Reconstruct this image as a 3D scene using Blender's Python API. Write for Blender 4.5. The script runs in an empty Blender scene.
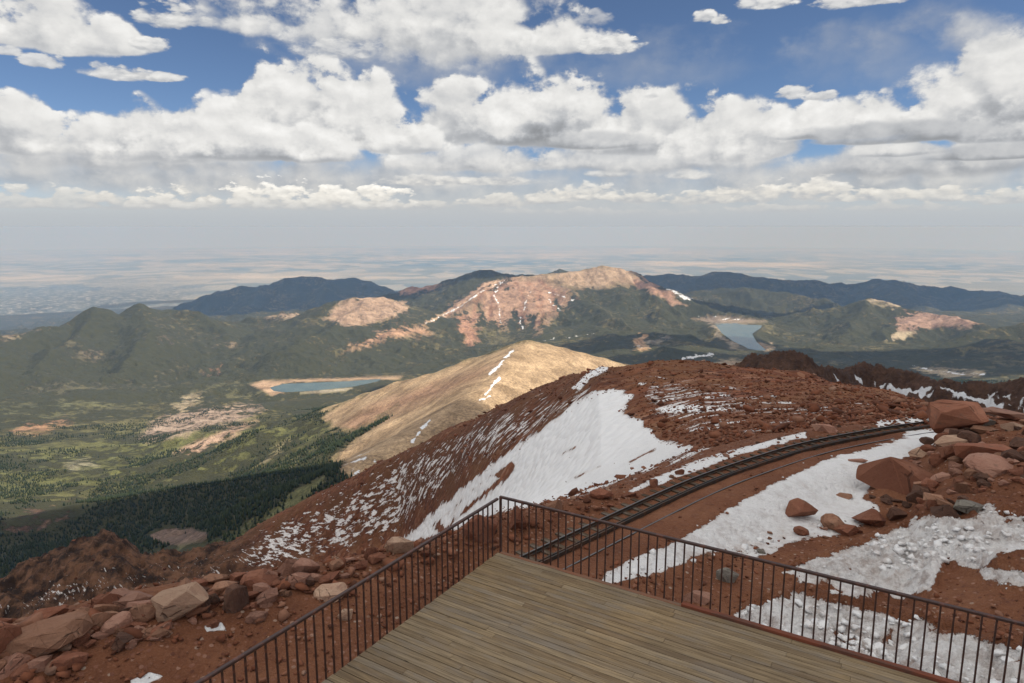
import bpy, bmesh, math, random
import numpy as np
from mathutils import Vector, Matrix

random.seed(7)
RNG = np.random.default_rng(11)
SC = bpy.context.scene
COL = SC.collection

# ------------------------------------------------------------------ camera
CAM_Z = 6.04                       # eye height above the deck boards (z = 0)
F = 683.0                          # focal length in pixels of the 1024 px frame
PITCH = math.atan(115.0 / 683.0)   # looking a little down
cam_d = bpy.data.cameras.new('camera')
cam_d.sensor_width = 36.0
cam_d.lens = 36.0 * F / 1024.0
cam_d.clip_start = 0.1
cam_d.clip_end = 900000.0
cam = bpy.data.objects.new('camera', cam_d)
cam.location = (0, 0, CAM_Z)
cam.rotation_euler = (math.pi / 2 - PITCH, 0, 0)
COL.objects.link(cam)
SC.camera = cam

# ------------------------------------------------------------------ light
SUN_EL = math.radians(48)
SUN_AZ = math.radians(105)          # clockwise from the view direction (+Y)
SUN_DIR = Vector((math.sin(SUN_AZ) * math.cos(SUN_EL), math.cos(SUN_AZ) * math.cos(SUN_EL), math.sin(SUN_EL)))
sun_d = bpy.data.lights.new('sun', 'SUN')
sun_d.energy = 5.0
sun_d.angle = math.radians(0.5)
sun_d.color = (1.0, 0.95, 0.86)
sun = bpy.data.objects.new('sun', sun_d)
sun.rotation_euler = SUN_DIR.to_track_quat('Z', 'Y').to_euler()
sun.location = SUN_DIR * 60
COL.objects.link(sun)
SC.view_settings.view_transform = 'Standard'
SC.view_settings.look = 'None'
SC.view_settings.exposure = 0.05
SC.view_settings.gamma = 1.0
SC.render.engine = 'CYCLES'
SC.cycles.max_bounces = 5
SC.cycles.diffuse_bounces = 3
SC.cycles.volume_bounces = 1
SC.cycles.use_denoising = True
SC.cycles.sample_clamp_indirect = 4.0


# ------------------------------------------------------------------ node helper
class NT:
    def __init__(self, tree):
        self.t = tree
        self.n = tree.nodes
        self.l = tree.links

    def node(self, kind, **kw):
        nd = self.n.new(kind)
        for k, v in kw.items():
            setattr(nd, k, v)
        return nd

    def put(self, sock, v):
        if v is None:
            return
        if isinstance(v, bpy.types.NodeSocket):
            self.l.new(v, sock)
        else:
            if isinstance(v, (tuple, list)) and len(v) == 3 and sock.type == 'RGBA':
                v = (*v, 1)
            sock.default_value = v

    def m(self, op, a, b=None, c=None, clamp=False):
        nd = self.node('ShaderNodeMath', operation=op, use_clamp=clamp)
        for i, v in enumerate((a, b, c)):
            if v is not None:
                self.put(nd.inputs[i], v)
        return nd.outputs[0]

    def add(self, a, b): return self.m('ADD', a, b)
    def sub(self, a, b): return self.m('SUBTRACT', a, b)
    def mul(self, a, b): return self.m('MULTIPLY', a, b)

    def ss(self, x, lo, hi, olo=0.0, ohi=1.0, kind='SMOOTHSTEP'):
        nd = self.node('ShaderNodeMapRange', interpolation_type=kind)
        for i, v in enumerate((x, lo, hi, olo, ohi)):
            self.put(nd.inputs[i], v)
        return nd.outputs[0]

    def mix(self, f, a, b, mode='MIX'):
        nd = self.node('ShaderNodeMix', data_type='RGBA', blend_type=mode)
        self.put(nd.inputs[0], f)
        self.put(nd.inputs[6], a)
        self.put(nd.inputs[7], b)
        return nd.outputs[2]

    def vec(self, x, y, z):
        nd = self.node('ShaderNodeCombineXYZ')
        for i, v in enumerate((x, y, z)):
            self.put(nd.inputs[i], v)
        return nd.outputs[0]

    def noise(self, v, scale, detail=4.0, rough=0.55, dist=0.0, lac=2.0):
        nd = self.node('ShaderNodeTexNoise')
        self.put(nd.inputs['Vector'], v)
        nd.inputs['Scale'].default_value = scale
        nd.inputs['Detail'].default_value = detail
        nd.inputs['Roughness'].default_value = rough
        nd.inputs['Distortion'].default_value = dist
        nd.inputs['Lacunarity'].default_value = lac
        return nd.outputs[0]

    def vor(self, v, scale, feature='F1', out='Distance', rnd=1.0):
        nd = self.node('ShaderNodeTexVoronoi', feature=feature)
        self.put(nd.inputs['Vector'], v)
        nd.inputs['Scale'].default_value = scale
        nd.inputs['Randomness'].default_value = rnd
        return nd.outputs[out]

    def mapping(self, v, scale=(1, 1, 1), rot=(0, 0, 0), loc=(0, 0, 0)):
        nd = self.node('ShaderNodeMapping')
        self.put(nd.inputs[0], v)
        nd.inputs['Location'].default_value = loc
        nd.inputs['Rotation'].default_value = rot
        nd.inputs['Scale'].default_value = scale
        return nd.outputs[0]

    def attr(self, name, out='Fac'):
        return self.node('ShaderNodeAttribute', attribute_name=name).outputs[out]

    def ramp(self, f, stops):
        nd = self.node('ShaderNodeValToRGB')
        self.put(nd.inputs[0], f)
        e = nd.color_ramp.elements
        while len(e) < len(stops):
            e.new(0.5)
        for el, (p, c) in zip(e, stops):
            el.position = p
            el.color = (*c, 1)
        return nd.outputs[0]


def material(name):
    mt = bpy.data.materials.new(name)
    mt.use_nodes = True
    nt = NT(mt.node_tree)
    bs = nt.n['Principled BSDF']
    bs.inputs['Specular IOR Level'].default_value = 0.25
    bs.inputs['Roughness'].default_value = 0.9
    return mt, nt, bs


def bump(nt, bs, h, strength, dist):
    b = nt.node('ShaderNodeBump')
    nt.put(b.inputs['Strength'], strength)
    b.inputs['Distance'].default_value = dist
    nt.put(b.inputs['Height'], h)
    nt.l.new(b.outputs[0], bs.inputs['Normal'])


# ------------------------------------------------------------------ picture <-> world
CP, SP = math.cos(PITCH), math.sin(PITCH)


def az_te(px, py):
    """A picture point as azimuth (radians, right positive) and tangent of elevation."""
    px = np.asarray(px, float); py = np.asarray(py, float)
    x = (px - 512.0) / F
    y = (341.5 - py) / F
    Y = CP + SP * y
    Z = -SP + CP * y
    return np.arctan2(x, Y), Z / np.hypot(x, Y)


def project(X, Y, Z):
    zc = Z - CAM_Z
    dep = np.maximum(CP * Y - SP * zc, 1e-3)
    v = SP * Y + CP * zc
    return 512.0 + F * X / dep, 341.5 - F * v / dep


def U(px, py, D):
    a, t = az_te(px, py)
    return np.array([D * np.sin(a), D * np.cos(a), CAM_Z + t * D])


# ------------------------------------------------------------------ sky: clear-air sky plus cloud banks, all by direction
world = bpy.data.worlds.new('World')
SC.world = world
world.use_nodes = True
wn = NT(world.node_tree)
bg_air = wn.n['Background']
sk = wn.node('ShaderNodeTexSky', sky_type='NISHITA')
sk.sun_disc = False
sk.sun_elevation = SUN_EL
sk.sun_rotation = SUN_AZ
sk.altitude = 4300
sk.air_density = 1.0
sk.dust_density = 0.6
sk.ozone_density = 3.0
SKY_STRENGTH = 0.094
bg_air.inputs[1].default_value = SKY_STRENGTH
world.cycles.sampling_method = 'NONE'


def one_cloud(t, I):
    """One cloud laid over what is behind it; returns the new colour and cover."""
    du = t.mul(t.sub(I['U'], I['u0']), I['iu'])
    dv = t.sub(I['V'], I['v0'])
    up = t.mul(t.m('MAXIMUM', dv, 0.0), I['ibu']); dn = t.mul(t.m('MINIMUM', dv, 0.0), I['ibd'])
    q = t.m('MULTIPLY_ADD', du, du, t.m('MULTIPLY_ADD', up, up, t.mul(dn, dn)))
    # the underside is flatter than the top
    n = t.mul(I['N'], t.ss(dv, -.004, .012, I['amp0'], I['amp'], 'LINEAR'))
    d = t.sub(t.add(n, 1.0), q)
    a = t.ss(d, 0.0, t.mul(I['soft'], 1.45), 0.0, I['alpha'])
    h = t.m('MULTIPLY_ADD', I['N'], 1.1, t.add(up, dn))
    lit = t.ss(h, -.62, .50)
    thin = t.ss(d, .05, .75, .35, 0.0)                  # thin rims pass light
    lit = t.m('MINIMUM', t.add(lit, thin), 1.0)
    L = t.mul(t.mul(t.m('MULTIPLY_ADD', lit, I['span'], I['base']), 1.0), I['R'])
    tint = t.mix(t.ss(L, .35, .80), (.955, .99, 1.045), t.mix(t.ss(I['V'], .015, .10), (1.06, 1.0, .88), (1.01, 1.0, .975)))
    c = t.mix(1.0, tint, t.vec(L, L, L), 'MULTIPLY')
    col = t.mix(a, I['Color'], c)
    cov = t.m('MULTIPLY_ADD', t.sub(1.0, I['Cover']), a, I['Cover'])
    # each cloud hands the coordinates on, so that the shader is worked through one cloud at a time
    return col, cov, t.m('MULTIPLY_ADD', cov, 1e-7, I['U']), t.m('MULTIPLY_ADD', cov, 1e-7, I['V'])


def cloud_group():
    g = bpy.data.node_groups.new('cloud', 'ShaderNodeTree')
    names = ['Cover', 'U', 'V', 'N', 'R', 'u0', 'v0', 'iu', 'ibu', 'ibd', 'amp0', 'amp', 'soft', 'alpha', 'base', 'span']
    g.interface.new_socket('Color', in_out='INPUT', socket_type='NodeSocketColor')
    for n in names:
        g.interface.new_socket(n, in_out='INPUT', socket_type='NodeSocketFloat')
    g.interface.new_socket('Color', in_out='OUTPUT', socket_type='NodeSocketColor')
    for n in ('Cover', 'U', 'V'):
        g.interface.new_socket(n, in_out='OUTPUT', socket_type='NodeSocketFloat')
    t = NT(g)
    gi = t.node('NodeGroupInput').outputs; go = t.node('NodeGroupOutput')
    for n, v in zip(('Color', 'Cover', 'U', 'V'), one_cloud(t, {n: gi[n] for n in names + ['Color']})):
        t.put(go.inputs[n], v)
    return g


CG = cloud_group()
_dirv = wn.node('ShaderNodeTexCoord').outputs['Generated']
_sx = wn.node('ShaderNodeSeparateXYZ'); wn.put(_sx.inputs[0], _dirv)
SU = wn.m('ARCTAN2', _sx.outputs[0], _sx.outputs[1])
_hz = wn.m('SQRT', wn.add(wn.mul(_sx.outputs[0], _sx.outputs[0]), wn.mul(_sx.outputs[1], _sx.outputs[1])))
SV = wn.m('DIVIDE', _sx.outputs[2], wn.m('MAXIMUM', _hz, .02))


def billow(du, dv, stretch, scale, seed):
    """Ragged, puffy field of cloud edges (-0.5 .. 0.5 or so) over the sky's azimuth and slope."""
    v = wn.vec(wn.add(SU, du + seed), wn.mul(wn.add(SV, dv), stretch), 0)
    nz = wn.node('ShaderNodeTexNoise', noise_dimensions='2D'); wn.put(nz.inputs['Vector'], v)
    nz.inputs['Scale'].default_value = scale; nz.inputs['Detail'].default_value = 6; nz.inputs['Roughness'].default_value = .58
    wv = wn.node('ShaderNodeVectorMath', operation='MULTIPLY_ADD')
    wn.put(wv.inputs[0], nz.outputs['Color']); wv.inputs[1].default_value = (.9 / scale,) * 3; wn.put(wv.inputs[2], v)
    w = wn.node('ShaderNodeTexVoronoi', feature='SMOOTH_F1', voronoi_dimensions='2D')
    wn.put(w.inputs['Vector'], wv.outputs[0]); w.inputs['Scale'].default_value = scale * 1.3; w.inputs['Detail'].default_value = 1.6; w.inputs['Roughness'].default_value = .5
    w.inputs['Smoothness'].default_value = .3; w.normalize = True
    return wn.m('MULTIPLY_ADD', nz.outputs[0], 2.0, wn.m('MULTIPLY_ADD', w.outputs['Distance'], -1.5, -.45))


N1 = billow(0, 0, 1.35, 13.0, 0.0)
N1b = billow(.009, .012, 1.35, 13.0, 0.0)
R1 = wn.m('MULTIPLY_ADD', wn.sub(N1, N1b), .30, 1.0)
N2 = billow(0, 0, 2.2, 30.0, .7)
N2b = billow(.004, .005, 2.2, 30.0, .7)
R2 = wn.m('MULTIPLY_ADD', wn.sub(N2, N2b), .30, 1.0)

state = {'c': None, 'k': 0.0, 'u': SU, 'v': SV}
_rgb = wn.node('ShaderNodeRGB'); _rgb.outputs[0].default_value = (.5, .5, .5, 1)
state['c'] = _rgb.outputs[0]


def cloud(px, base, hw, up, dn=8.0, amp=1.3, soft=.32, alpha=1.0, lo=0.391, hi=0.720, fine=False):
    """A cloud whose flat base is centred on a direction, half width / rise / sag in thousandths of a radian or so (picture px)."""
    a0, t0 = az_te(px, base)
    aw = az_te(px + hw, base)[0] - a0
    tu = az_te(px, base - up)[1] - t0
    td = t0 - az_te(px, base + dn)[1]
    nd = wn.node('ShaderNodeGroup'); nd.node_tree = CG
    vals = dict(U=state['u'], V=state['v'], N=N2 if fine else N1, R=R2 if fine else R1, u0=float(a0), v0=float(t0), iu=1 / float(aw), ibu=1 / float(tu), ibd=1 / float(td),
                amp0=.55 * amp, amp=amp, soft=soft, alpha=alpha, base=lo, span=hi - lo, Color=state['c'], Cover=state['k'])
    for k, v in vals.items():
        wn.put(nd.inputs[k], v)
    for k, n in (('c', 'Color'), ('k', 'Cover'), ('u', 'U'), ('v', 'V')):
        state[k] = nd.outputs[n]


# --- far layer: haze and the low rows of cumulus over the plains
cloud(512, 188, 900, 40, 60, amp=.35, soft=.9, alpha=.92, lo=0.521, hi=0.540)
cloud(170, 176, 420, 36, 24, amp=.6, soft=.8, alpha=.92, lo=0.484, hi=0.576)
cloud(880, 178, 330, 32, 24, amp=.6, soft=.8, alpha=.92, lo=0.484, hi=0.594)
for q in [(15, 203, 40, 16), (75, 205, 48, 18), (118, 206, 34, 12), (168, 205, 50, 15), (208, 206, 30, 9), (425, 206, 40, 7),
          (500, 203, 40, 9), (548, 200, 32, 10), (590, 196, 36, 13), (640, 199, 40, 7), (560, 212, 60, 5), (700, 200, 44, 9), (748, 198, 40, 12), (800, 196, 36, 15), (828, 197, 46, 17), (880, 197, 40, 10),
          (945, 197, 50, 12), (1000, 200, 46, 12), (905, 208, 60, 6), (780, 209, 60, 5), (650, 214, 60, 4)]:
    cloud(q[0], q[1], q[2], q[3], 5, amp=2.1, soft=.5, alpha=.78, lo=0.502, hi=0.756, fine=True)
for q in [(268, 206, 44, 25), (312, 207, 34, 17), (350, 206, 42, 23), (386, 206, 28, 15), (160, 206, 40, 14)]:
    cloud(q[0], q[1], q[2], q[3], 4, amp=2.0, soft=.4, alpha=.85, lo=.54, hi=.90, fine=True)
for q in [(495, 182, 62, 6), (420, 182, 50, 8), (690, 176, 26, 9), (610, 174, 30, 5), (735, 192, 34, 6), (500, 168, 70, 12)]:
    cloud(q[0], q[1], q[2], q[3], 4, amp=1.0, soft=.6, alpha=.85, lo=0.558, hi=0.702, fine=True)
# --- the grey layer between
cloud(120, 158, 250, 24, 14, amp=1.2, soft=.8, alpha=.9, lo=0.465, hi=0.594)
cloud(640, 160, 180, 26, 14, amp=1.2, soft=.7, alpha=.95, lo=0.465, hi=0.630)
cloud(930, 165, 230, 34, 14, amp=1.2, soft=.7, alpha=.95, lo=0.391, hi=0.594)
cloud(480, 164, 110, 26, 10, amp=1.3, soft=.5, alpha=.95, lo=0.521, hi=0.684)
cloud(905, 152, 60, 14, 5, amp=1.3, soft=.4, alpha=.95, lo=0.409, hi=0.666)
cloud(1000, 155, 110, 12, 5, amp=1.0, soft=.4, alpha=.95, lo=0.335, hi=0.540)
# --- thin high veils
cloud(880, 50, 130, 44, 44, amp=1.3, soft=1.6, alpha=.62, lo=0.465, hi=0.468)
cloud(420, 62, 150, 40, 34, amp=1.3, soft=1.4, alpha=.75, lo=0.484, hi=0.540)
cloud(640, 70, 170, 40, 26, amp=1.3, soft=1.6, alpha=.45, lo=0.446, hi=0.468)
# --- main cumulus bank
cloud(20, 146, 56, 52, 10, amp=1.0, soft=.22, lo=0.465, hi=0.756)
cloud(160, 150, 112, 46, 14, amp=1.1, soft=.30, lo=0.465, hi=0.738)
cloud(318, 130, 108, 70, 22, amp=1.0, soft=.24, lo=0.335, hi=0.756)
cloud(255, 154, 130, 36, 9, amp=1.1, soft=.3, lo=0.409, hi=0.774)
cloud(452, 132, 50, 52, 14, amp=1.0, soft=.25, lo=0.446, hi=0.738)
cloud(402, 146, 50, 34, 9, amp=1.2, soft=.3, lo=0.512, hi=0.756)
cloud(660, 142, 110, 52, 14, amp=1.0, soft=.25, lo=0.428, hi=0.738)
cloud(548, 134, 82, 66, 16, amp=1.0, soft=.25, lo=0.298, hi=0.756)
cloud(735, 148, 90, 50, 14, amp=1.0, soft=.28, lo=0.465, hi=0.738)
cloud(590, 144, 70, 14, 6, amp=1.0, soft=.5, alpha=.8, lo=0.316, hi=0.540)
cloud(1010, 128, 150, 92, 14, amp=.9, soft=.28, lo=0.316, hi=0.738)
cloud(848, 132, 100, 38, 8, amp=1.0, soft=.28, lo=0.409, hi=0.774)
cloud(900, 138, 130, 20, 6, amp=.9, soft=.4, alpha=.9, lo=0.335, hi=0.504)
# --- high clouds overhead
cloud(48, 42, 84, 60, 12, amp=1.3, soft=.35, lo=.57, hi=.74)
cloud(112, 46, 40, 30, 9, amp=1.5, soft=.4, lo=.57, hi=.73)
cloud(150, 46, 22, 12, 7, amp=1.6, soft=.5, alpha=.95, lo=.57, hi=.72, fine=True)
cloud(40, 62, 22, 13, 7, amp=1.6, soft=.5, alpha=.9, lo=.56, hi=.68, fine=True)
cloud(4, 50, 22, 7, 5, amp=1.6, soft=.5, alpha=.9, lo=.55, hi=.66, fine=True)
cloud(120, 75, 38, 11, 6, amp=1.2, soft=.45, alpha=.95, lo=.55, hi=.70, fine=True)
cloud(150, 76, 36, 7, 5, amp=1.4, soft=.45, alpha=.95, lo=.55, hi=.70, fine=True)
cloud(168, 20, 34, 20, 9, amp=1.7, soft=.6, alpha=.92, lo=.55, hi=.68, fine=True)
cloud(192, 20, 24, 12, 8, amp=1.9, soft=.7, alpha=.85, lo=.55, hi=.68, fine=True)
cloud(240, 22, 56, 34, 12, amp=2.1, soft=.8, alpha=.95, lo=.55, hi=.68)
cloud(350, 30, 104, 44, 18, amp=1.9, soft=.7, alpha=.95, lo=.56, hi=.70)
cloud(345, 50, 70, 14, 12, amp=1.7, soft=.9, alpha=.85, lo=.55, hi=.66, fine=True)
cloud(450, 30, 120, 58, 40, amp=1.3, soft=.5, lo=.54, hi=.72)
cloud(540, 46, 84, 38, 10, amp=1.3, soft=.42, lo=.56, hi=.74)
cloud(605, 49, 40, 15, 6, amp=1.6, soft=.5, lo=.57, hi=.73, fine=True)
cloud(592, 20, 20, 10, 7, amp=2.0, soft=.9, alpha=.6, lo=.57, hi=.68, fine=True)
cloud(705, 18, 13, 9, 5, amp=1.7, soft=.5, alpha=.95, lo=.60, hi=.74, fine=True)
cloud(720, 21, 12, 7, 4, amp=1.8, soft=.5, alpha=.95, lo=.60, hi=.74, fine=True)
cloud(652, 96, 11, 4, 3, amp=1.4, soft=.6, alpha=.9, lo=.6, hi=.68, fine=True)
cloud(600, 84, 8, 4, 3, amp=1.6, soft=.8, alpha=.6, lo=.6, hi=.68, fine=True)
cloud(768, 3, 36, 10, 6, amp=1.7, soft=.6, alpha=.95, lo=.58, hi=.72, fine=True)
cloud(870, 1, 66, 14, 6, amp=1.6, soft=.5, alpha=.95, lo=.58, hi=.72, fine=True)
cloud(795, 94, 22, 9, 5, amp=1.6, soft=.5, alpha=.95, lo=.55, hi=.69, fine=True)
cloud(820, 97, 20, 6, 4, amp=1.6, soft=.5, alpha=.95, lo=.55, hi=.69, fine=True)
cloud(985, 40, 66, 26, 14, amp=1.6, soft=1.1, alpha=.8, lo=.50, hi=.62)
# --- murk along the horizon
_hzn = wn.ss(SV, .010, .058, 1.0, 0.0)
SKYC = wn.mix(_hzn, state['c'], wn.mix(wn.ss(SV, -.002, .048), (.470, .503, .538), (.55, .552, .555)))
SKYK = wn.m('MULTIPLY_ADD', wn.sub(1.0, state['k']), wn.mul(_hzn, .97), state['k'])


def lay(bg, colour, cover):
    sc_ = wn.node('ShaderNodeVectorMath', operation='SCALE'); wn.put(sc_.inputs[0], colour); sc_.inputs['Scale'].default_value = 1.0 / SKY_STRENGTH
    wn.put(bg.inputs[0], wn.mix(cover, sk.outputs[0], sc_.outputs[0]))


lay(bg_air, SKYC, SKYK)
# --- broken cloud over the rest of the sky, behind and above the viewer; the ground's own light below
_veil = wn.noise(_dirv, 2.4, 5, .6)
_k = wn.mul(wn.ss(_veil, .38, .56), .92)
_kc = wn.mix(wn.ss(_veil, .42, .72), (1.0, .97, .92), (.72, .71, .70))
_up = wn.ss(_sx.outputs[2], .25, .90, .66, 1.75)
_kc = wn.mix(1.0, _kc, wn.vec(_up, _up, _up), 'MULTIPLY')                # thin bright cloud overhead
_bl = wn.ss(_sx.outputs[2], -.06, -.02, 1.0, 0.0)
_h2 = wn.ss(SV, .0, .10, 1.0, 0.0)
_kc = wn.mix(_h2, _kc, (.475, .495, .545)); _k = wn.m('MAXIMUM', _k, _h2)
_kc = wn.mix(_bl, _kc, (.13, .11, .09)); _k = wn.m('MAXIMUM', _k, _bl)
bg_far = wn.node('ShaderNodeBackground')
bg_far.inputs[1].default_value = SKY_STRENGTH
lay(bg_far, _kc, _k)
_sec = wn.mul(wn.mul(wn.ss(SV, .36, .46, 1.0, 0.0), wn.ss(SV, -.075, -.055)), wn.ss(wn.m('ABSOLUTE', SU), .82, .98, 1.0, 0.0))
_mx = wn.node('ShaderNodeMixShader')
wn.put(_mx.inputs[0], _sec)
wn.l.new(bg_far.outputs[0], _mx.inputs[1]); wn.l.new(bg_air.outputs[0], _mx.inputs[2])
wn.l.new(_mx.outputs[0], wn.n['World Output'].inputs[0])


# ------------------------------------------------------------------ numeric noise
def _hash(ix, iy, seed):
    h = (ix.astype(np.int64) * 374761393 + iy.astype(np.int64) * 668265263 + seed * 2147483647) & 0xFFFFFFFF
    h = ((h ^ (h >> 13)) * 1274126177) & 0xFFFFFFFF
    return ((h ^ (h >> 16)) & 0xFFFFFF).astype(np.float32) / 8388607.5 - 1.0


def vnoise(x, y, seed=0):
    x0 = np.floor(x); y0 = np.floor(y)
    fx = (x - x0).astype(np.float32); fy = (y - y0).astype(np.float32)
    fx = fx * fx * fx * (fx * (fx * 6 - 15) + 10); fy = fy * fy * fy * (fy * (fy * 6 - 15) + 10)
    a = _hash(x0, y0, seed); b = _hash(x0 + 1, y0, seed); c = _hash(x0, y0 + 1, seed); d = _hash(x0 + 1, y0 + 1, seed)
    return (a + (b - a) * fx) * (1 - fy) + (c + (d - c) * fx) * fy


def fbm(x, y, scale, octs, seed=0, gain=0.5, ridged=False):
    s = np.zeros(np.shape(x), np.float32); amp = 1.0; tot = 0.0
    ca, sa = 0.8, 0.6
    x = np.asarray(x, np.float64) / scale; y = np.asarray(y, np.float64) / scale
    for o in range(octs):
        n = vnoise(x, y, seed + o * 17)
        if ridged:
            n = 1.0 - 2.0 * np.abs(n)
        s += amp * n; tot += amp; amp *= gain
        x, y = (ca * x - sa * y) * 2.03 + 3.1, (sa * x + ca * y) * 2.03 + 7.7
    return s / tot


def sstep(x, lo, hi):
    t = np.clip((x - lo) / (hi - lo), 0, 1)
    return t * t * (3 - 2 * t)


def smax(a, b, k):
    d = np.clip(0.5 + 0.5 * (a - b) / k, 0, 1)
    return b + (a - b) * d + k * d * (1 - d)


# ------------------------------------------------------------------ railway line (needed to level the ground)
def on_level(px, py, z):
    a, t = az_te(px, py)
    D = (z - CAM_Z) / t
    return np.array([D * np.sin(a), D * np.cos(a)])


TRACK_Z = -4.3
_tp = [(546, 562.5), (600, 536), (652, 510.5), (700, 488), (740, 472.5), (800, 452.5), (840, 443), (870, 437.3), (900, 432), (935, 427)]
_tw = [on_level(x, y, TRACK_Z) for x, y in _tp]
_d = _tw[0] - _tw[1]; _d /= np.hypot(*_d)
_tw = [_tw[0] + _d * 1.6] + _tw
_d = _tw[-1] - _tw[-2]; _d /= np.hypot(*_d)
_tw += [_tw[-1] + _d * 1.6 + np.array([0.1, -0.1])]


def catmull(pts, n=14):
    P = np.array([2 * pts[0] - pts[1]] + list(pts) + [2 * pts[-1] - pts[-2]])
    out = []
    for i in range(1, len(P) - 2):
        for t in np.linspace(0, 1, n, endpoint=False):
            a, b, c, d = P[i - 1], P[i], P[i + 1], P[i + 2]
            out.append(0.5 * (2 * b + (c - a) * t + (2 * a - 5 * b + 4 * c - d) * t * t + (3 * b - a - 3 * c + d) * t ** 3))
    out.append(P[-2])
    return np.array(out)


_c = catmull(_tw)
for _ in range(30):                                     # smooth out the hand-picked points
    _c[1:-1] = 0.25 * _c[:-2] + 0.5 * _c[1:-1] + 0.25 * _c[2:]
_s = np.concatenate([[0], np.cumsum(np.hypot(*np.diff(_c, axis=0).T))])
TRACK_LEN = _s[-1]


def track_at(s, off=0.0):
    """Point on the line s metres along it, off metres to its right, and its heading."""
    s = np.asarray(s, float)
    x = np.interp(s, _s, _c[:, 0]); y = np.interp(s, _s, _c[:, 1])
    e = 0.4
    hx = np.interp(s + e, _s, _c[:, 0]) - np.interp(s - e, _s, _c[:, 0])
    hy = np.interp(s + e, _s, _c[:, 1]) - np.interp(s - e, _s, _c[:, 1])
    L = np.hypot(hx, hy); hx /= L; hy /= L
    return x + hy * off, y - hx * off, hx, hy


def track_dist(X, Y):
    """Signed distance to the line (right positive) for points near it."""
    best = np.full(np.shape(X), 1e9); sg = np.zeros(np.shape(X))
    for i in range(0, len(_c) - 1, 2):
        j = min(i + 2, len(_c) - 1)
        ax, ay = _c[i]; bx, by = _c[j]
        ux, uy = bx - ax, by - ay; L2 = ux * ux + uy * uy
        t = np.clip(((X - ax) * ux + (Y - ay) * uy) / L2, 0, 1)
        dx = X - ax - t * ux; dy = Y - ay - t * uy
        d = np.hypot(dx, dy)
        cr = dx * uy - dy * ux
        k = d < best
        best = np.where(k, d, best); sg = np.where(k, np.sign(cr), sg)
    return best * sg


# ------------------------------------------------------------------ near ground (summit plateau and red talus ridge)
# each line: (picture x, picture y, distance).  Between the lines the ground is interpolated along every bearing.
def line(pts):
    p = np.array(pts, float)
    a, t = az_te(p[:, 0], p[:, 1])
    o = np.argsort(a)
    return a[o], t[o], np.log(p[o, 2])


def hline(pts):
    """As line(), but the third value is the height z of the ground there."""
    out = []
    for x, y, z in pts:
        a, t = az_te(x, y)
        out.append((x, y, (z - CAM_Z) / t))
    return line(out)


CREST = [(-120, 655, -3.4), (0, 630, -3.5), (60, 612, -3.5), (120, 597, -3.6), (200, 582, -3.7), (260, 577, -3.8), (330, 564, -3.9),
         (400, 551, -4.1), (450, 537, -4.2), (497, 521, -4.2), (545, 510, -4.3), (600, 495, -4.3), (650, 481, -4.3), (700, 467, -4.4),
         (760, 449, -4.4), (820, 434, -4.4), (870, 427, -4.4), (920, 419, -4.3), (950, 425, -3.4), (985, 428, -3.0), (1024, 430, -2.6), (1160, 445, -2.2)]
RIDGE = [(-120, 612, 430), (0, 585, 410), (40, 566, 400), (80, 547, 390), (108, 539, 385), (126, 543, 382), (141, 558, 380), (162, 552, 380), (180, 559, 378),
         (200, 553, 372), (250, 531, 352), (300, 506, 330), (350, 479, 305), (400, 452, 280), (450, 429, 245), (500, 404, 212), (540, 387, 190),
         (570, 373, 172), (600, 365, 155), (640, 365.5, 150), (700, 368, 146), (760, 375, 140), (800, 381, 132), (850, 391, 118), (900, 402, 100),
         (945, 411, 80), (985, 418, 58), (1024, 424, 48), (1160, 440, 40)]
FOOT = [(-120, 668, 330), (0, 640, 320), (60, 622, 315), (120, 606, 310), (200, 590, 300), (260, 582, 285), (330, 568, 262), (400, 550, 225), (450, 532, 165),
        (497, 512, 105), (545, 498, 70), (600, 483, 48), (650, 470, 40), (700, 457, 36), (760, 440, 38), (820, 426, 42), (870, 420, 44),
        (920, 414, 46), (950, 420.5, 42), (985, 424, 40), (1024, 427, 38), (1160, 441, 34)]
NEAR = [line([(p[0], p[1], d) for p in [(-300, 683), (1324, 683)]]) for d in ()]
L_CREST, L_RIDGE, L_FOOT = hline(CREST), line(RIDGE), line(FOOT)


def _pchip_cols(xs, ys, x):
    """Monotone cubic through per-point node columns xs[k], ys[k] (arrays) at x."""
    K = len(xs)
    h = [xs[k + 1] - xs[k] for k in range(K - 1)]
    dl = [(ys[k + 1] - ys[k]) / h[k] for k in range(K - 1)]
    m = [dl[0]]
    for k in range(1, K - 1):
        w1 = 2 * h[k] + h[k - 1]; w2 = h[k] + 2 * h[k - 1]
        pos = dl[k - 1] * dl[k] > 0
        with np.errstate(divide='ignore', invalid='ignore'):
            hm = (w1 + w2) / (w1 / dl[k - 1] + w2 / dl[k])
        m.append(np.where(pos, hm, 0.0))
    m.append(dl[-1])
    out = np.where(x < xs[0], ys[0], ys[-1])
    for k in range(K - 1):
        t = (x - xs[k]) / h[k]
        s = (t >= 0) & (t <= 1)
        t2 = t * t; t3 = t2 * t
        v = (2 * t3 - 3 * t2 + 1) * ys[k] + (t3 - 2 * t2 + t) * h[k] * m[k] + (-2 * t3 + 3 * t2) * ys[k + 1] + (t3 - t2) * h[k] * m[k + 1]
        out = np.where(s, v, out)
    return out


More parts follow.
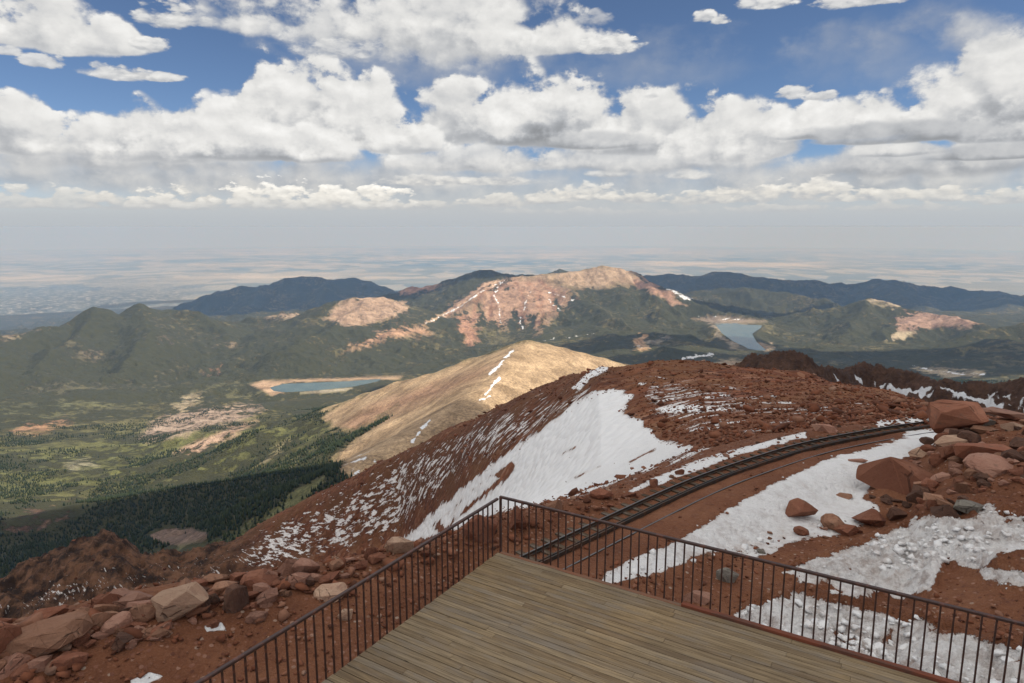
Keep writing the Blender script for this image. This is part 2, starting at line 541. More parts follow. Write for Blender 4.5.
def near_base(X, Y):
    a = np.arctan2(X, Y); D = np.hypot(X, Y); u = np.log(np.maximum(D, 0.5))
    ac = np.clip(a, -0.80, 0.80)
    def L(ln): return np.interp(ac, ln[0], ln[1]), np.interp(ac, ln[0], ln[2])
    tc, uc = L(L_CREST); tf, uf = L(L_FOOT); tr, ur = L(L_RIDGE)
    uf = np.maximum(uf, uc + 0.10); ur = np.maximum(ur, uf + 0.10)
    zc = CAM_Z + tc * np.exp(uc)
    # under and around the deck: level plateau that joins the crest
    u0 = np.full_like(uc, math.log(2.0)); u1 = uc - 0.32
    z0 = np.full_like(zc, -4.5)
    z1 = zc - 0.25 - 0.15 * sstep(ac, 0.25, 0.5)
    t0 = (z0 - CAM_Z) / np.exp(u0); t1 = (z1 - CAM_Z) / np.exp(u1)
    # hidden hollow between the crest and the far slope
    um = 0.5 * (uc + uf)
    tm = np.minimum(0.5 * (tc + tf), np.minimum(tc, tf)) - 0.05 * sstep(uf - uc, 0.5, 2.0)
    gap = np.minimum(tf, tc) - 0.0
    ww = sstep(uf - uc, 0.6, 1.6)
    tm = tm * ww + 0.5 * (tc + tf) * (1 - ww)
    ub1 = ur + 0.35; ub2 = ur + 1.1
    tb1 = tr - 0.10; tb2 = tr - 0.38
    inner = u < u1
    # plateau: heights linear in distance
    e0, e1 = 2.0, np.exp(u1)
    zin = z0 + (z1 - z0) * np.clip((D - e0) / (e1 - e0), 0, 1)
    te = _pchip_cols([u1, uc, um, uf, ur, ub1, ub2], [t1, tc, tm, tf, tr, tb1, tb2], u)
    # the ridge keeps rounding over it instead of peaking
    return np.where(inner, zin, CAM_Z + te * D)


SNOWBANK = None


def near_height(X, Y, detail=True):
    X = np.asarray(X, np.float64); Y = np.asarray(Y, np.float64)
    D = np.hypot(X, Y)
    z = near_base(X, Y)
    far = sstep(D, 60, 140)
    if detail:
        z = z + fbm(X, Y, 9.0, 4, 3) * (0.22 + 0.0 * far) + fbm(X, Y, 1.6, 3, 5) * 0.10
        z = z + far * (fbm(X, Y, 55.0, 5, 9, 0.55) * 3.2 + fbm(X, Y, 6.0, 3, 12) * 0.55)
        # crags below the left end of the ridge
        a = np.arctan2(X, Y)
        cr = sstep(-a, 0.36, 0.46) * sstep(D, 280, 330) * (1 - sstep(D, 470, 560))
        z = z + cr * (fbm(X, Y, 24.0, 6, 21, 0.60, ridged=True) * 8.5 - 1.0)
        # piled-up old snow beside the deck
        px, py = project(X, Y, z)
        b = bank_mask(px, py) * (1 - sstep(D, 34, 40))
        z = z + b * (0.34 + 0.42 * fbm(X, Y, 1.9, 3, 31) + 0.26 * fbm(X, Y, 0.62, 4, 33, 0.6, ridged=True))
        rk = mound_mask(px, py) * (1 - sstep(D, 45, 52))
        z = z + rk * (0.35 + 0.45 * fbm(X, Y, 3.2, 3, 41))
    # level bed for the track
    td = track_dist(X, Y)
    w = 1 - sstep(np.abs(td - 0.35), 1.5, 3.4)
    bed = TRACK_Z - 0.06 + 0.05 * fbm(X, Y, 1.2, 3, 51) + 0.105 * sstep(td, -0.25, 0.35) + 0.05 * sstep(td, .9, 1.4)
    return z * (1 - w) + bed * w


# ------------------------------------------------------------------ picture-space outlines, laid on the ground they show
GX0, GY0, GW, GH = -160, 180, 1344, 620


def poly_field(pts, soft):
    """Soft mask of a closed outline on a 1 px raster (1 inside)."""
    P = np.array(pts, float)
    out = np.zeros((GH, GW), np.float32)
    x0 = int(max(P[:, 0].min() - 3 * soft - GX0, 0)); x1 = int(min(P[:, 0].max() + 3 * soft - GX0 + 2, GW))
    y0 = int(max(P[:, 1].min() - 3 * soft - GY0, 0)); y1 = int(min(P[:, 1].max() + 3 * soft - GY0 + 2, GH))
    if x1 <= x0 or y1 <= y0:
        return out
    gx, gy = np.meshgrid(np.arange(x0, x1) + GX0, np.arange(y0, y1) + GY0)
    d = np.full(gx.shape, 1e9); ins = np.zeros(gx.shape, bool)
    n = len(P)
    for i in range(n):
        ax, ay = P[i]; bx, by = P[(i + 1) % n]
        ux, uy = bx - ax, by - ay
        t = np.clip(((gx - ax) * ux + (gy - ay) * uy) / max(ux * ux + uy * uy, 1e-9), 0, 1)
        d = np.minimum(d, np.hypot(gx - ax - t * ux, gy - ay - t * uy))
        if ay != by:
            c = ((ay > gy) != (by > gy)) & (gx < (bx - ax) * (gy - ay) / (by - ay) + ax)
            ins ^= c
    sd = np.where(ins, d, -d)
    out[y0:y1, x0:x1] = np.clip(0.5 + 0.5 * sd / soft, 0, 1)
    return out


def stroke_field(pts, w):
    """Soft mask of a polyline of half width w."""
    P = np.array(pts, float)
    out = np.zeros((GH, GW), np.float32)
    s = 3 * w + 2
    x0 = int(max(P[:, 0].min() - s - GX0, 0)); x1 = int(min(P[:, 0].max() + s - GX0, GW))
    y0 = int(max(P[:, 1].min() - s - GY0, 0)); y1 = int(min(P[:, 1].max() + s - GY0, GH))
    gx, gy = np.meshgrid(np.arange(x0, x1) + GX0, np.arange(y0, y1) + GY0)
    d = np.full(gx.shape, 1e9)
    for i in range(len(P) - 1):
        ax, ay = P[i]; ux, uy = P[i + 1] - P[i]
        t = np.clip(((gx - ax) * ux + (gy - ay) * uy) / max(ux * ux + uy * uy, 1e-9), 0, 1)
        d = np.minimum(d, np.hypot(gx - ax - t * ux, gy - ay - t * uy))
    out[y0:y1, x0:x1] = np.clip(1 - d / (2 * w), 0, 1)
    return out


def sample(field, px, py):
    x = np.clip(px - GX0, 0, GW - 1.01); y = np.clip(py - GY0, 0, GH - 1.01)
    x0 = x.astype(np.int32); y0 = y.astype(np.int32)
    fx = (x - x0).astype(np.float32); fy = (y - y0).astype(np.float32)
    return (field[y0, x0] * (1 - fx) + field[y0, x0 + 1] * fx) * (1 - fy) + (field[y0 + 1, x0] * (1 - fx) + field[y0 + 1, x0 + 1] * fx) * fy


BANK = np.maximum(poly_field([(780, 572), (815, 560), (850, 548), (880, 536), (915, 520), (950, 512), (985, 506), (1010, 510), (1060, 515), (1060, 545), (1000, 552), (985, 566),
                              (1060, 580), (1060, 600), (1000, 588), (975, 572), (945, 562), (930, 590), (895, 598), (850, 596), (815, 585)], 7),
                  poly_field([(735, 615), (760, 602), (800, 592), (840, 606), (880, 612), (930, 618), (985, 640), (1060, 655), (1060, 720), (900, 710), (820, 680), (760, 650)], 8))


def bank_mask(px, py): return sample(BANK, px, py)


MOUND = poly_field([(862, 500), (880, 480), (905, 462), (932, 448), (935, 425), (1060, 420), (1060, 500), (985, 505), (930, 520), (880, 512)], 10)


def mound_mask(px, py): return sample(MOUND, px, py)
# ------------------------------------------------------------------ mountains and plains
R_EARTH = 6.371e6
HILLS = [  # outline on the photograph at its own distance, side slope, height of the flank, roughness
    ([(-120, 345, 6500), (-40, 338, 7000), (20, 326, 7300), (60, 319, 7500), (82, 311, 7600), (95, 307.5, 7600), (106, 308, 7620), (118, 313, 7650), (130, 306, 7700), (140, 302.5, 7700), (152, 307, 7800), (165, 313, 7900), (200, 325, 8300), (245, 343, 8800)], .50, 620, 1.0),
    ([(140, 302.5, 7700), (150, 330, 6900), (120, 360, 6200), (100, 390, 5500)], .42, 420, 1.0),
    ([(95, 308, 7600), (60, 345, 6700), (20, 380, 5800)], .42, 420, 1.0),
    ([(165, 313, 7900), (200, 345, 7000), (215, 372, 6300)], .42, 380, 1.0),
    ([(-40, 338, 7000), (-30, 380, 5500)], .42, 420, 1.0),
    ([(165, 314, 16500), (185, 303, 16500), (200, 298, 16500), (220, 291, 16400), (235, 287, 16300), (248, 285, 16300), (265, 283, 16200), (285, 278, 16200), (300, 276.5, 16200), (316, 277.5, 16200), (330, 280, 16200), (352, 277, 16500), (370, 280, 16500), (390, 288, 16500)], .50, 900, 1.0),
    ([(265, 283, 16200), (250, 305, 14500), (225, 318, 13500)], .42, 600, 1.0),
    ([(330, 280, 16200), (320, 297, 14500), (290, 312, 13500)], .42, 600, 1.0),
    ([(225, 345, 7600), (250, 335, 7700), (275, 324, 7700), (300, 314, 7700), (330, 300, 7600), (350, 295, 7600), (368, 293, 7600), (392, 296, 7700), (410, 305, 7900), (430, 312, 8200)], .42, 420, .5),
    ([(368, 293, 7600), (330, 330, 6600), (280, 350, 6000)], .40, 320, .7),
    ([(392, 296, 7700), (390, 330, 6700)], .40, 320, .7),
    ([(375, 296, 9800), (400, 289, 9800), (430, 280.5, 9700), (455, 275.5, 9600), (470, 270, 9500), (480, 267, 9500), (492, 269.5, 9500), (505, 273.5, 9600), (540, 276, 9800)], .52, 520, .8),
    ([(440, 306, 8300), (470, 292, 8400), (495, 281.5, 8500), (510, 277.5, 8500), (540, 275, 8600), (565, 272, 8700), (585, 269, 8800), (600, 266.5, 8800), (620, 267, 8800), (633, 271, 8800), (650, 280, 8600), (672, 290, 8400), (700, 300, 8200), (730, 310, 8000), (760, 318, 7800)], .52, 560, .6),
    ([(495, 281.5, 8500), (470, 298, 8000), (440, 315, 7500), (400, 327, 7000), (350, 343, 6500), (300, 356, 6200)], .55, 330, .8),
    ([(508, 278, 8500), (520, 292, 8150), (545, 305, 7900), (552, 320, 7500)], .50, 330, .7),
    ([(560, 284, 8400), (600, 310, 7500), (640, 330, 6800)], .48, 330, .8),
    ([(650, 280, 8600), (662, 310, 7700), (645, 335, 6800)], .48, 330, .8),
    ([(545, 274, 12000), (560, 269.5, 12000), (575, 271, 12000)], .4, 300, .8),
    ([(630, 278, 17000), (650, 273.5, 17000), (668, 272, 17000), (700, 275, 16500), (715, 271, 16500), (740, 273, 16500), (765, 278, 16500), (790, 279, 17000), (825, 281, 17000), (850, 285, 17500), (868, 281, 17500), (880, 277.5, 17500), (905, 279, 17500), (920, 284, 17500), (960, 287, 18000), (1000, 288, 18000), (1050, 290, 18000), (1150, 296, 18000)], .36, 700, 1.2),
    ([(715, 271, 16500), (740, 290, 14500), (780, 300, 13000)], .34, 420, 1.0),
    ([(880, 278, 17500), (900, 296, 15000), (930, 308, 13000)], .34, 420, 1.0),
    ([(1000, 288, 18000), (1010, 305, 14500)], .34, 420, 1.0),
    ([(690, 291, 11500), (720, 285, 11500), (760, 287, 11300), (800, 293, 11000), (835, 302, 10500)], .40, 380, 1.0),
    ([(760, 335, 7400), (785, 324, 7600), (805, 315, 7800), (835, 306, 8000), (868, 297.5, 8200), (885, 299, 8200), (900, 303, 8100), (930, 308, 8000), (955, 313, 7800), (985, 322, 7600)], .42, 380, .8),
    ([(868, 298, 8200), (850, 325, 7200), (820, 345, 6500)], .38, 300, .8),
    ([(930, 308, 8000), (880, 328, 7200)], .38, 280, .8),
    ([(1160, 312, 6800), (1060, 317, 6800), (1024, 320, 6800), (980, 328, 6600), (930, 342, 6300), (890, 352, 6000)], .38, 400, .9),
    ([(560, 345, 6300), (600, 335, 6300), (640, 329, 6300), (690, 332, 6200), (712, 343, 6100)], .38, 300, .8),
    ([(640, 354, 5200), (665, 346, 5200), (700, 349, 5200), (735, 362, 5000)], .36, 260, .8),
    ([(325, 412, 2700), (345, 402, 2650), (370, 391, 2550), (400, 381, 2450), (430, 373, 2350), (455, 365, 2300), (475, 357, 2250), (500, 350, 2200), (515, 345, 2150), (527, 342.5, 2100), (545, 344, 2150), (560, 347, 2200), (580, 352, 2250), (600, 357, 2300), (625, 364, 2350), (660, 372, 2400)], .52, 600, .10),
    ([(527, 342.5, 2100), (512, 358, 1900), (492, 382, 1650), (455, 412, 1420), (400, 442, 1270), (345, 470, 1180)], .55, 500, .12),
    ([(690, 372, 650), (735, 368, 620), (750, 365, 600), (765, 359, 580), (782, 356, 560), (798, 360, 560), (812, 371, 560), (835, 369, 640), (860, 368, 660), (885, 372, 660), (905, 377, 640), (930, 384, 620), (960, 387, 600), (990, 383, 600), (1024, 379, 600), (1160, 370, 600)], .85, 380, .35),
    ([(345, 463, 1500), (300, 471, 1600), (240, 478, 1750), (160, 489, 1900), (80, 502, 2000), (0, 517, 2000), (-120, 540, 2000)], .40, 300, .35),
]
VALLEY = [(0, 580, 1500), (-100, 600, 1300), (100, 545, 1700), (200, 540, 1600), (300, 490, 1800), (0, 505, 2500), (100, 490, 2700), (200, 470, 2900), (290, 440, 3200),
          (0, 445, 3800), (100, 432, 4000), (180, 422, 4200), (290, 410, 4100), (330, 387, 5000), (390, 380, 5250), (200, 390, 5500), (100, 397, 5200), (-20, 405, 5000), (-120, 420, 4800),
          (450, 352, 6500), (450, 362, 5600), (560, 346, 5900), (640, 346, 5600), (640, 368, 4500), (700, 352, 5500), (742, 337, 6500), (800, 357, 5200),
          (880, 362, 5300), (940, 372, 4500), (1024, 387, 4000), (1150, 390, 3800), (1024, 345, 6000), (880, 330, 8500), (720, 318, 8000), (240, 352, 9000), (400, 305, 12500),
          (600, 292, 13000), (700, 297, 13500), (850, 302, 14000), (1024, 308, 13000), (1150, 312, 13000), (150, 338, 10000), (230, 342, 10300), (300, 330, 11000), (200, 328, 13800), (100, 328, 13500), (0, 336, 12000), (-100, 345, 10500), (310, 318, 14200), (420, 310, 14300), (500, 420, 2600), (560, 400, 3000), (700, 400, 2200), (850, 420, 1800), (1024, 430, 1500)]


def _tps_setup():
    P = np.array([U(*v) for v in VALLEY])
    a = np.arctan2(P[:, 0], P[:, 1]) * 2.2; u = np.log(np.hypot(P[:, 0], P[:, 1]))
    n = len(P)
    r2 = (a[:, None] - a[None]) ** 2 + (u[:, None] - u[None]) ** 2
    K = 0.5 * r2 * np.log(r2 + 1e-12) + np.eye(n) * 0.01
    Q = np.c_[np.ones(n), a, u]
    A = np.block([[K, Q], [Q.T, np.zeros((3, 3))]])
    w = np.linalg.solve(A, np.r_[P[:, 2], 0, 0, 0])
    return a, u, w


_VA, _VU, _VW = _tps_setup()


def plain_z(X, Y):
    D2 = X * X + Y * Y
    return -2430.0 - D2 / (2 * R_EARTH) + 30 * fbm(X, Y, 9000, 3, 71)


def valley_z(X, Y):
    a = np.arctan2(X, Y) * 2.2; D = np.hypot(X, Y); u = np.log(np.maximum(D, 300))
    a = np.clip(a, -1.75, 1.75)
    uu = np.clip(u, math.log(1200), math.log(14500))
    z = np.full(X.shape, 0.0) + _VW[-3] + _VW[-2] * a + _VW[-1] * uu
    for k in range(len(_VA)):
        r2 = (a - _VA[k]) ** 2 + (uu - _VU[k]) ** 2
        z += _VW[k] * 0.5 * r2 * np.log(r2 + 1e-12)
    w = sstep(u, math.log(11500), math.log(21000))
    return z * (1 - w) + plain_z(X, Y) * w


LAKES = [  # outline, distance that fixes the level, height
    ('lake', [(270, 387.5), (284, 384), (320, 382.6), (350, 381.4), (380, 379.6), (377, 381.5), (362, 384.6), (352, 386.6), (330, 389), (305, 391.5), (285, 392.5), (274, 391)], (330, 387, 5000)),
    ('lake', [(716, 325), (735, 324.5), (762, 325.5), (760, 329), (752, 334), (756, 341), (766, 349.5), (764, 351), (748, 348), (733, 341), (722, 333)], (742, 337, 6500)),
]
LAKE_Z = [float(U(*l[2])[2]) for l in LAKES]
LAKE_F = [poly_field(l[1], 3.0) for l in LAKES]
LAKE_SHORE = [poly_field([(252, 386), (262, 380), (300, 378), (350, 376.5), (396, 376), (394, 381), (385, 387), (365, 392), (330, 394), (290, 396), (262, 395)], 5),
              poly_field([(706, 324), (716, 320), (745, 319.5), (768, 321), (772, 327), (762, 334), (768, 344), (776, 352), (768, 356), (740, 350), (722, 342)], 5)]


def mid_height(X, Y, rough=True):
    X = np.asarray(X, np.float64); Y = np.asarray(Y, np.float64)
    D = np.hypot(X, Y)
    z = valley_z(X, Y)
    if rough:
        z = z + (fbm(X, Y, 900, 5, 61) * 45 * sstep(D, 900, 3500)) * (1 - sstep(D, 16000, 24000))
    near_flat = z
    for pts, sl, amp, rg in HILLS:
        P = np.array([U(*p) for p in pts])
        best = np.full(X.shape, -1e9)
        reach = amp / sl * 5.0
        lo = P[:, :2].min(0) - reach; hi = P[:, :2].max(0) + reach
        k = (X > lo[0]) & (X < hi[0]) & (Y > lo[1]) & (Y < hi[1])
        if not k.any():
            continue
        x = X[k]; y = Y[k]; bz = np.full(x.shape, -1e9)
        dn = 1.0
        if rough:
            sc = amp / sl * 0.55
            dn = 1.0 + 0.55 * fbm(x, y, sc, 4, 81 + len(pts), 0.55)
        for i in range(len(P) - 1):
            ax, ay, az = P[i]; ux, uy, uz = P[i + 1] - P[i]
            t = np.clip(((x - ax) * ux + (y - ay) * uy) / (ux * ux + uy * uy), 0, 1)
            d = np.hypot(x - ax - t * ux, y - ay - t * uy)
            d = np.sqrt(d * d + (amp * 0.06) ** 2) - amp * 0.06
            bz = np.maximum(bz, az + t * uz - amp * (1 - np.exp(-sl * d * dn / amp)) - 0.20 * sl * d)
        if rough and rg > 0:
            drop = np.clip((P[:, 2].max() - bz) / amp, 0, 1)
            bz = bz + rg * amp * 0.30 * np.sqrt(drop) * drop ** .4 * (fbm(x, y, amp * 1.3, 6, 91, 0.52, ridged=True) - .55)
        best[k] = bz
        z = smax(z, best, max(amp * 0.06, 2.0))
    aw = np.arctan2(X, Y)
    if rough:
        rel = sstep(D, 3600, 5600) * (1 - sstep(D, 18000, 23000))
        z = z + rel * (fbm(X, Y, 560, 6, 64, .56, ridged=True) - .5) * 56 + rel * fbm(X, Y, 1500, 3, 65) * 26
        cg = sstep(D, 440, 520) * (1 - sstep(D, 820, 1000)) * sstep(aw, .27, .34)
        z = z + cg * (fbm(X, Y, 34, 6, 68, .62, ridged=True) * 13.0 - 3.0)
    # the valley drops away in front of the reservoir, which lies open to the summit
    aw = np.arctan2(X, Y)
    a0 = float(az_te(258, 392)[0]); a1 = float(az_te(404, 392)[0])
    mk = sstep(aw, a0 - .03, a0) * (1 - sstep(aw, a1, a1 + .03)) * sstep(D, 2950, 3300) * (1 - sstep(D, 4780, 4900))
    lim = CAM_Z + az_te(330, 397.5)[1] * D - 6 + 6 * fbm(X, Y, 220, 3, 66)
    z = z * (1 - mk) + np.minimum(z, lim) * mk
    # lakes lie in flat basins
    for f, s, lz, l in zip(LAKE_F, LAKE_SHORE, LAKE_Z, LAKES):
        px, py = project(X, Y, lz + 0 * X)
        fr = sample(poly_field([(x, y + (26 if y > l[2][1] - 6 else 0)) for x, y in l[1]], 8), px, py) * (D > l[2][2] * 0.7) * (D < l[2][2] * 1.3)
        z = z * (1 - fr) + np.minimum(z, lz + 4.0) * fr
        w = sample(s, px, py) * (D > l[2][2] * 0.78) * (D < l[2][2] * 1.3)
        w2 = sample(f, px, py) * (D > l[2][2] * 0.78) * (D < l[2][2] * 1.3)
        z = z * (1 - w) + (lz + 6.0) * w
        z = z - 16 * sstep(w2, 0.3, 0.7)
    return z


def full_height(X, Y):
    D = np.hypot(X, Y)
    zn = near_height(X, Y)
    zm = mid_height(X, Y)
    w = sstep(D, 420, 760)
    return np.where(D < 420, zn, smax(zn - w * 30, zm, 6.0))


# ------------------------------------------------------------------ meshes
def tag(o, label=None, cat=None, group=None, kind=None):
    for k, v in (('label', label), ('category', cat), ('group', group), ('kind', kind)):
        if v is not None:
            o[k] = v
    return o


def mesh_np(name, verts, faces, mats, parent=None, smooth=False, mat_idx=None):
    """Mesh object from numpy arrays; faces all of one size."""
    me = bpy.data.meshes.new(name)
    verts = np.asarray(verts, np.float32); faces = np.asarray(faces, np.int32)
    me.vertices.add(len(verts)); me.vertices.foreach_set('co', verts.ravel())
    n = faces.shape[1]
    me.loops.add(faces.size); me.loops.foreach_set('vertex_index', faces.ravel())
    me.polygons.add(len(faces))
    me.polygons.foreach_set('loop_start', np.arange(0, faces.size, n, dtype=np.int32))
    if smooth:
        me.polygons.foreach_set('use_smooth', np.ones(len(faces), bool))
    for mt in (mats if isinstance(mats, (list, tuple)) else [mats]):
        me.materials.append(mt)
    if mat_idx is not None:
        me.polygons.foreach_set('material_index', np.asarray(mat_idx, np.int32))
    me.update(calc_edges=True)
    o = bpy.data.objects.new(name, me)
    COL.objects.link(o)
    if parent is not None:
        o.parent = parent
    return o


def attr_float(o, name, v):
    a = o.data.attributes.new(name, 'FLOAT', 'POINT')
    a.data.foreach_set('value', np.asarray(v, np.float32).ravel())


def attr_col(o, name, c):
    a = o.data.attributes.new(name, 'FLOAT_COLOR', 'POINT')
    c = np.asarray(c, np.float32).reshape(-1, 3)
    a.data.foreach_set('color', np.c_[c, np.ones(len(c), np.float32)].ravel())


def grid_faces(nr, nc, wrap=False):
    i = np.arange(nr - 1)[:, None]; j = np.arange(nc if wrap else nc - 1)[None]
    j2 = (j + 1) % nc
    a = i * nc + j; b = i * nc + j2; c = (i + 1) * nc + j2; d = (i + 1) * nc + j
    return np.stack([a, b, c, d], -1).reshape(-1, 4)


AZ = np.concatenate([np.linspace(-1.35, -.74, 70, endpoint=False), np.linspace(-.74, .74, 1190, endpoint=False), np.linspace(.74, 1.35, 70)])
NC = len(AZ)


def polar(radii):
    r = np.asarray(radii)[:, None]
    return r * np.sin(AZ)[None], r * np.cos(AZ)[None]


# ------------------------------------------------------------------ ground materials
def near_material():
    mt, nt, bs = material('summit ground')
    co = nt.node('ShaderNodeTexCoord').outputs['Object']
    far = nt.attr('far')
    n1 = nt.noise(co, 0.35, 6, .6); n2 = nt.noise(co, 3.0, 6, .65); n3 = nt.noise(co, 22.0, 4, .6)
    stones = nt.vor(co, 7.0, out='Color'); sd = nt.vor(co, 7.0)
    soil = nt.ramp(n1, [(.25, (.12, .045, .022)), (.5, (.19, .074, .036)), (.75, (.255, .112, .058))])
    soil = nt.mix(nt.ss(n2, .45, .75, 0, .55), soil, (.105, .036, .020))
    soil = nt.mix(nt.ss(n3, .5, .75, 0, .4), soil, (.33, .17, .11))
    hsv = nt.node('ShaderNodeSeparateColor'); nt.put(hsv.inputs[0], stones)
    stone = nt.ramp(hsv.outputs[0], [(.1, (.12, .045, .028)), (.5, (.26, .115, .075)), (.85, (.36, .21, .15)), (1, (.40, .32, .25))])
    st_m = nt.mul(nt.ss(hsv.outputs[1], .55, .6), nt.ss(sd, .42, .30))
    base = nt.mix(nt.mul(st_m, nt.ss(nt.attr('bed'), 0, 1, .8, .15)), soil, stone)
    # far talus: blocky, darker, specks
    t1 = nt.vor(co, .55, out='Color'); s2 = nt.node('ShaderNodeSeparateColor'); nt.put(s2.inputs[0], t1)
    tal = nt.ramp(s2.outputs[0], [(.0, (.092, .031, .016)), (.45, (.18, .060, .027)), (.8, (.245, .088, .040)), (1, (.32, .165, .10))])
    tal = nt.mix(nt.ss(nt.noise(co, .05, 6, .66), .42, .60, 0, .75), tal, nt.mix(nt.noise(co, .9, 5, .7), (.12, .050, .020), (.24, .108, .046)))
    tal = nt.mix(nt.ss(nt.noise(co, .018, 5, .6), .45, .62, 0, .45), tal, (.10, .040, .022))
    tal = nt.mix(nt.mul(nt.attr('crest'), .45), tal, (.055, .024, .015))
    base = nt.mix(far, base, tal)
    # crags on the lower left are browner
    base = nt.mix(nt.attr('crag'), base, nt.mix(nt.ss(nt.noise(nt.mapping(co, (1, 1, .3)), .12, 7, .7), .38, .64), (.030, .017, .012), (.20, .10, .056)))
    # snow
    snow = nt.attr('snow'); streak = nt.attr('streak')
    nb = nt.noise(co, .9, 7, .68); nbig = nt.noise(co, .16, 6, .62)
    grow = nt.mix(far, nb, nbig)
    fine_e = nt.sub(nt.noise(co, 4.0, 5, .7), .5)
    raw = nt.add(nt.add(snow, nt.mul(nt.sub(grow, .5), 1.9)), nt.mul(fine_e, .45))
    sm = nt.ss(raw, .46, .54)
    rim = nt.ss(raw, .86, .50)
    smap = nt.mapping(nt.mapping(co, (1, 1, 1), (0, 0, math.radians(38))), (.15, .85, .3))
    sn = nt.noise(smap, 1.0, 5, .66)
    sn = nt.add(sn, nt.mul(nt.sub(nt.noise(co, .035, 3, .6), .5), .35))
    sm2 = nt.ss(nt.add(nt.mul(streak, .24), sn), .765, .785)
    sm = nt.m('MAXIMUM', sm, sm2)
    dirt = nt.mul(nt.attr('dirty'), nt.ss(nt.noise(co, 2.2, 7, .7), .42, .68))
    scol = nt.mix(nt.mul(dirt, .62), (.84, .83, .82), (.22, .13, .095))
    scol = nt.mix(nt.mul(nt.attr('dirty'), .14), scol, (.66, .56, .49))
    scol = nt.mix(nt.mul(rim, nt.ss(nt.noise(co, 1.4, 6, .7), .35, .65, .05, .5)), scol, (.40, .27, .20))
    col = nt.mix(sm, base, scol)
    nt.put(bs.inputs['Base Color'], col)
    nt.put(bs.inputs['Roughness'], nt.mix(sm, (.95, .95, .95), (.6, .6, .6)))
    h = nt.add(nt.add(nt.mul(n2, .5), nt.mul(n3, .22)), nt.add(nt.mul(sd, -.22), nt.mul(sm, .28)))
    h = nt.mix(far, h, nt.add(nt.mul(nt.vor(co, .55), -1.2), nt.mul(sm, 1.0)))
    h = nt.add(h, nt.mul(nt.attr('dirty'), nt.noise(co, 3.5, 6, .65)))
    h = nt.add(h, nt.mul(nt.attr('crag'), nt.mul(nt.noise(nt.mapping(co, (1, 1, .35)), .16, 7, .68), 14.0)))
    bump(nt, bs, h, .8, .35)
    return mt


def mid_material():
    mt, nt, bs = material('mountain ground')
    co = nt.node('ShaderNodeTexCoord').outputs['Object']
    col = nt.attr('col', 'Color'); tree = nt.attr('tree'); snow = nt.attr('snow')
    n_big = nt.noise(co, .0022, 7, .62)
    n_fine = nt.noise(co, .02, 6, .68)
    n_vf = nt.noise(co, .09, 4, .65)
    tm = nt.ss(nt.add(nt.add(tree, nt.mul(nt.sub(n_big, .5), 1.5)), nt.add(nt.mul(nt.sub(n_fine, .5), 1.5), nt.mul(nt.sub(n_vf, .5), .5))), .42, .58)
    tcol = nt.mix(n_fine, (.026, .030, .014), (.078, .073, .031))
    gvar = nt.mix(nt.ss(nt.noise(co, .011, 7, .74, .6), .34, .66), (.58, .54, .50), (1.28, 1.25, 1.22))
    ground = nt.mix(1.0, col, gvar, 'MULTIPLY')
    gv2 = nt.mix(nt.ss(nt.noise(co, .16, 6, .72), .36, .64), (.55, .52, .50), (1.30, 1.27, 1.25))
    ground = nt.mix(.8, ground, nt.mix(1.0, ground, gv2, 'MULTIPLY'))
    base = nt.mix(tm, ground, tcol)
    smn = nt.ss(nt.add(snow, nt.mul(nt.sub(nt.noise(co, .02, 6, .7), .5), 1.6)), .5, .6)
    base = nt.mix(smn, base, (.78, .79, .82))
    nt.put(bs.inputs['Base Color'], base)
    h = nt.add(nt.mul(nt.mul(tm, n_vf), 16.0), nt.mul(n_fine, nt.ss(tree, 0, .6, 4.0, 14.0)))
    h = nt.add(h, nt.mul(nt.noise(co, .16, 6, .7), nt.ss(tree, -.5, .1, 9.0, 2.0)))
    bump(nt, bs, h, .8, 1.0)
    return mt


def plain_material():
    mt, nt, bs = material('plains ground')
    co = nt.node('ShaderNodeTexCoord').outputs['Object']
    a = nt.noise(nt.mapping(co, (.00006, .00011, .0001)), 1.0, 7, .62)
    b = nt.noise(nt.mapping(co, (.00035, .00022, .0001)), 1.0, 6, .6)
    v = nt.vor(nt.mapping(co, (.0009, .0006, .0)), 1.0, out='Color'); s = nt.node('ShaderNodeSeparateColor'); nt.put(s.inputs[0], v)
    c = nt.ramp(a, [(.34, (.09, .125, .155)), (.48, (.155, .18, .18)), (.58, (.28, .27, .235)), (.70, (.44, .41, .345))])  # dark blue streaks stand in for cloud shadow, besides woodland
    c = nt.mix(nt.ss(b, .48, .62, 0, .6), c, (.12, .14, .12))
    c = nt.mix(nt.mul(nt.ss(s.outputs[0], .62, .66), .4), c, (.44, .41, .35))
    city = nt.attr('city')
    cv = nt.noise(co, .004, 6, .75)
    c = nt.mix(city, c, nt.ramp(cv, [(.40, (.050, .070, .050)), (.52, (.10, .11, .10)), (.62, (.42, .40, .38))]))
    nt.put(bs.inputs['Base Color'], c)
    return mt


def water_material():
    mt, nt, bs = material('lake water')
    co = nt.node('ShaderNodeTexCoord').outputs['Object']
    n = nt.noise(co, .012, 4, .6)
    nt.put(bs.inputs['Base Color'], nt.mix(nt.ss(n, .4, .6), (.035, .075, .075), (.06, .105, .10)))
    bs.inputs['Roughness'].default_value = .18
    bs.inputs['Specular IOR Level'].default_value = .5
    bump(nt, bs, nt.noise(co, .25, 3, .6), .25, .4)
    return mt


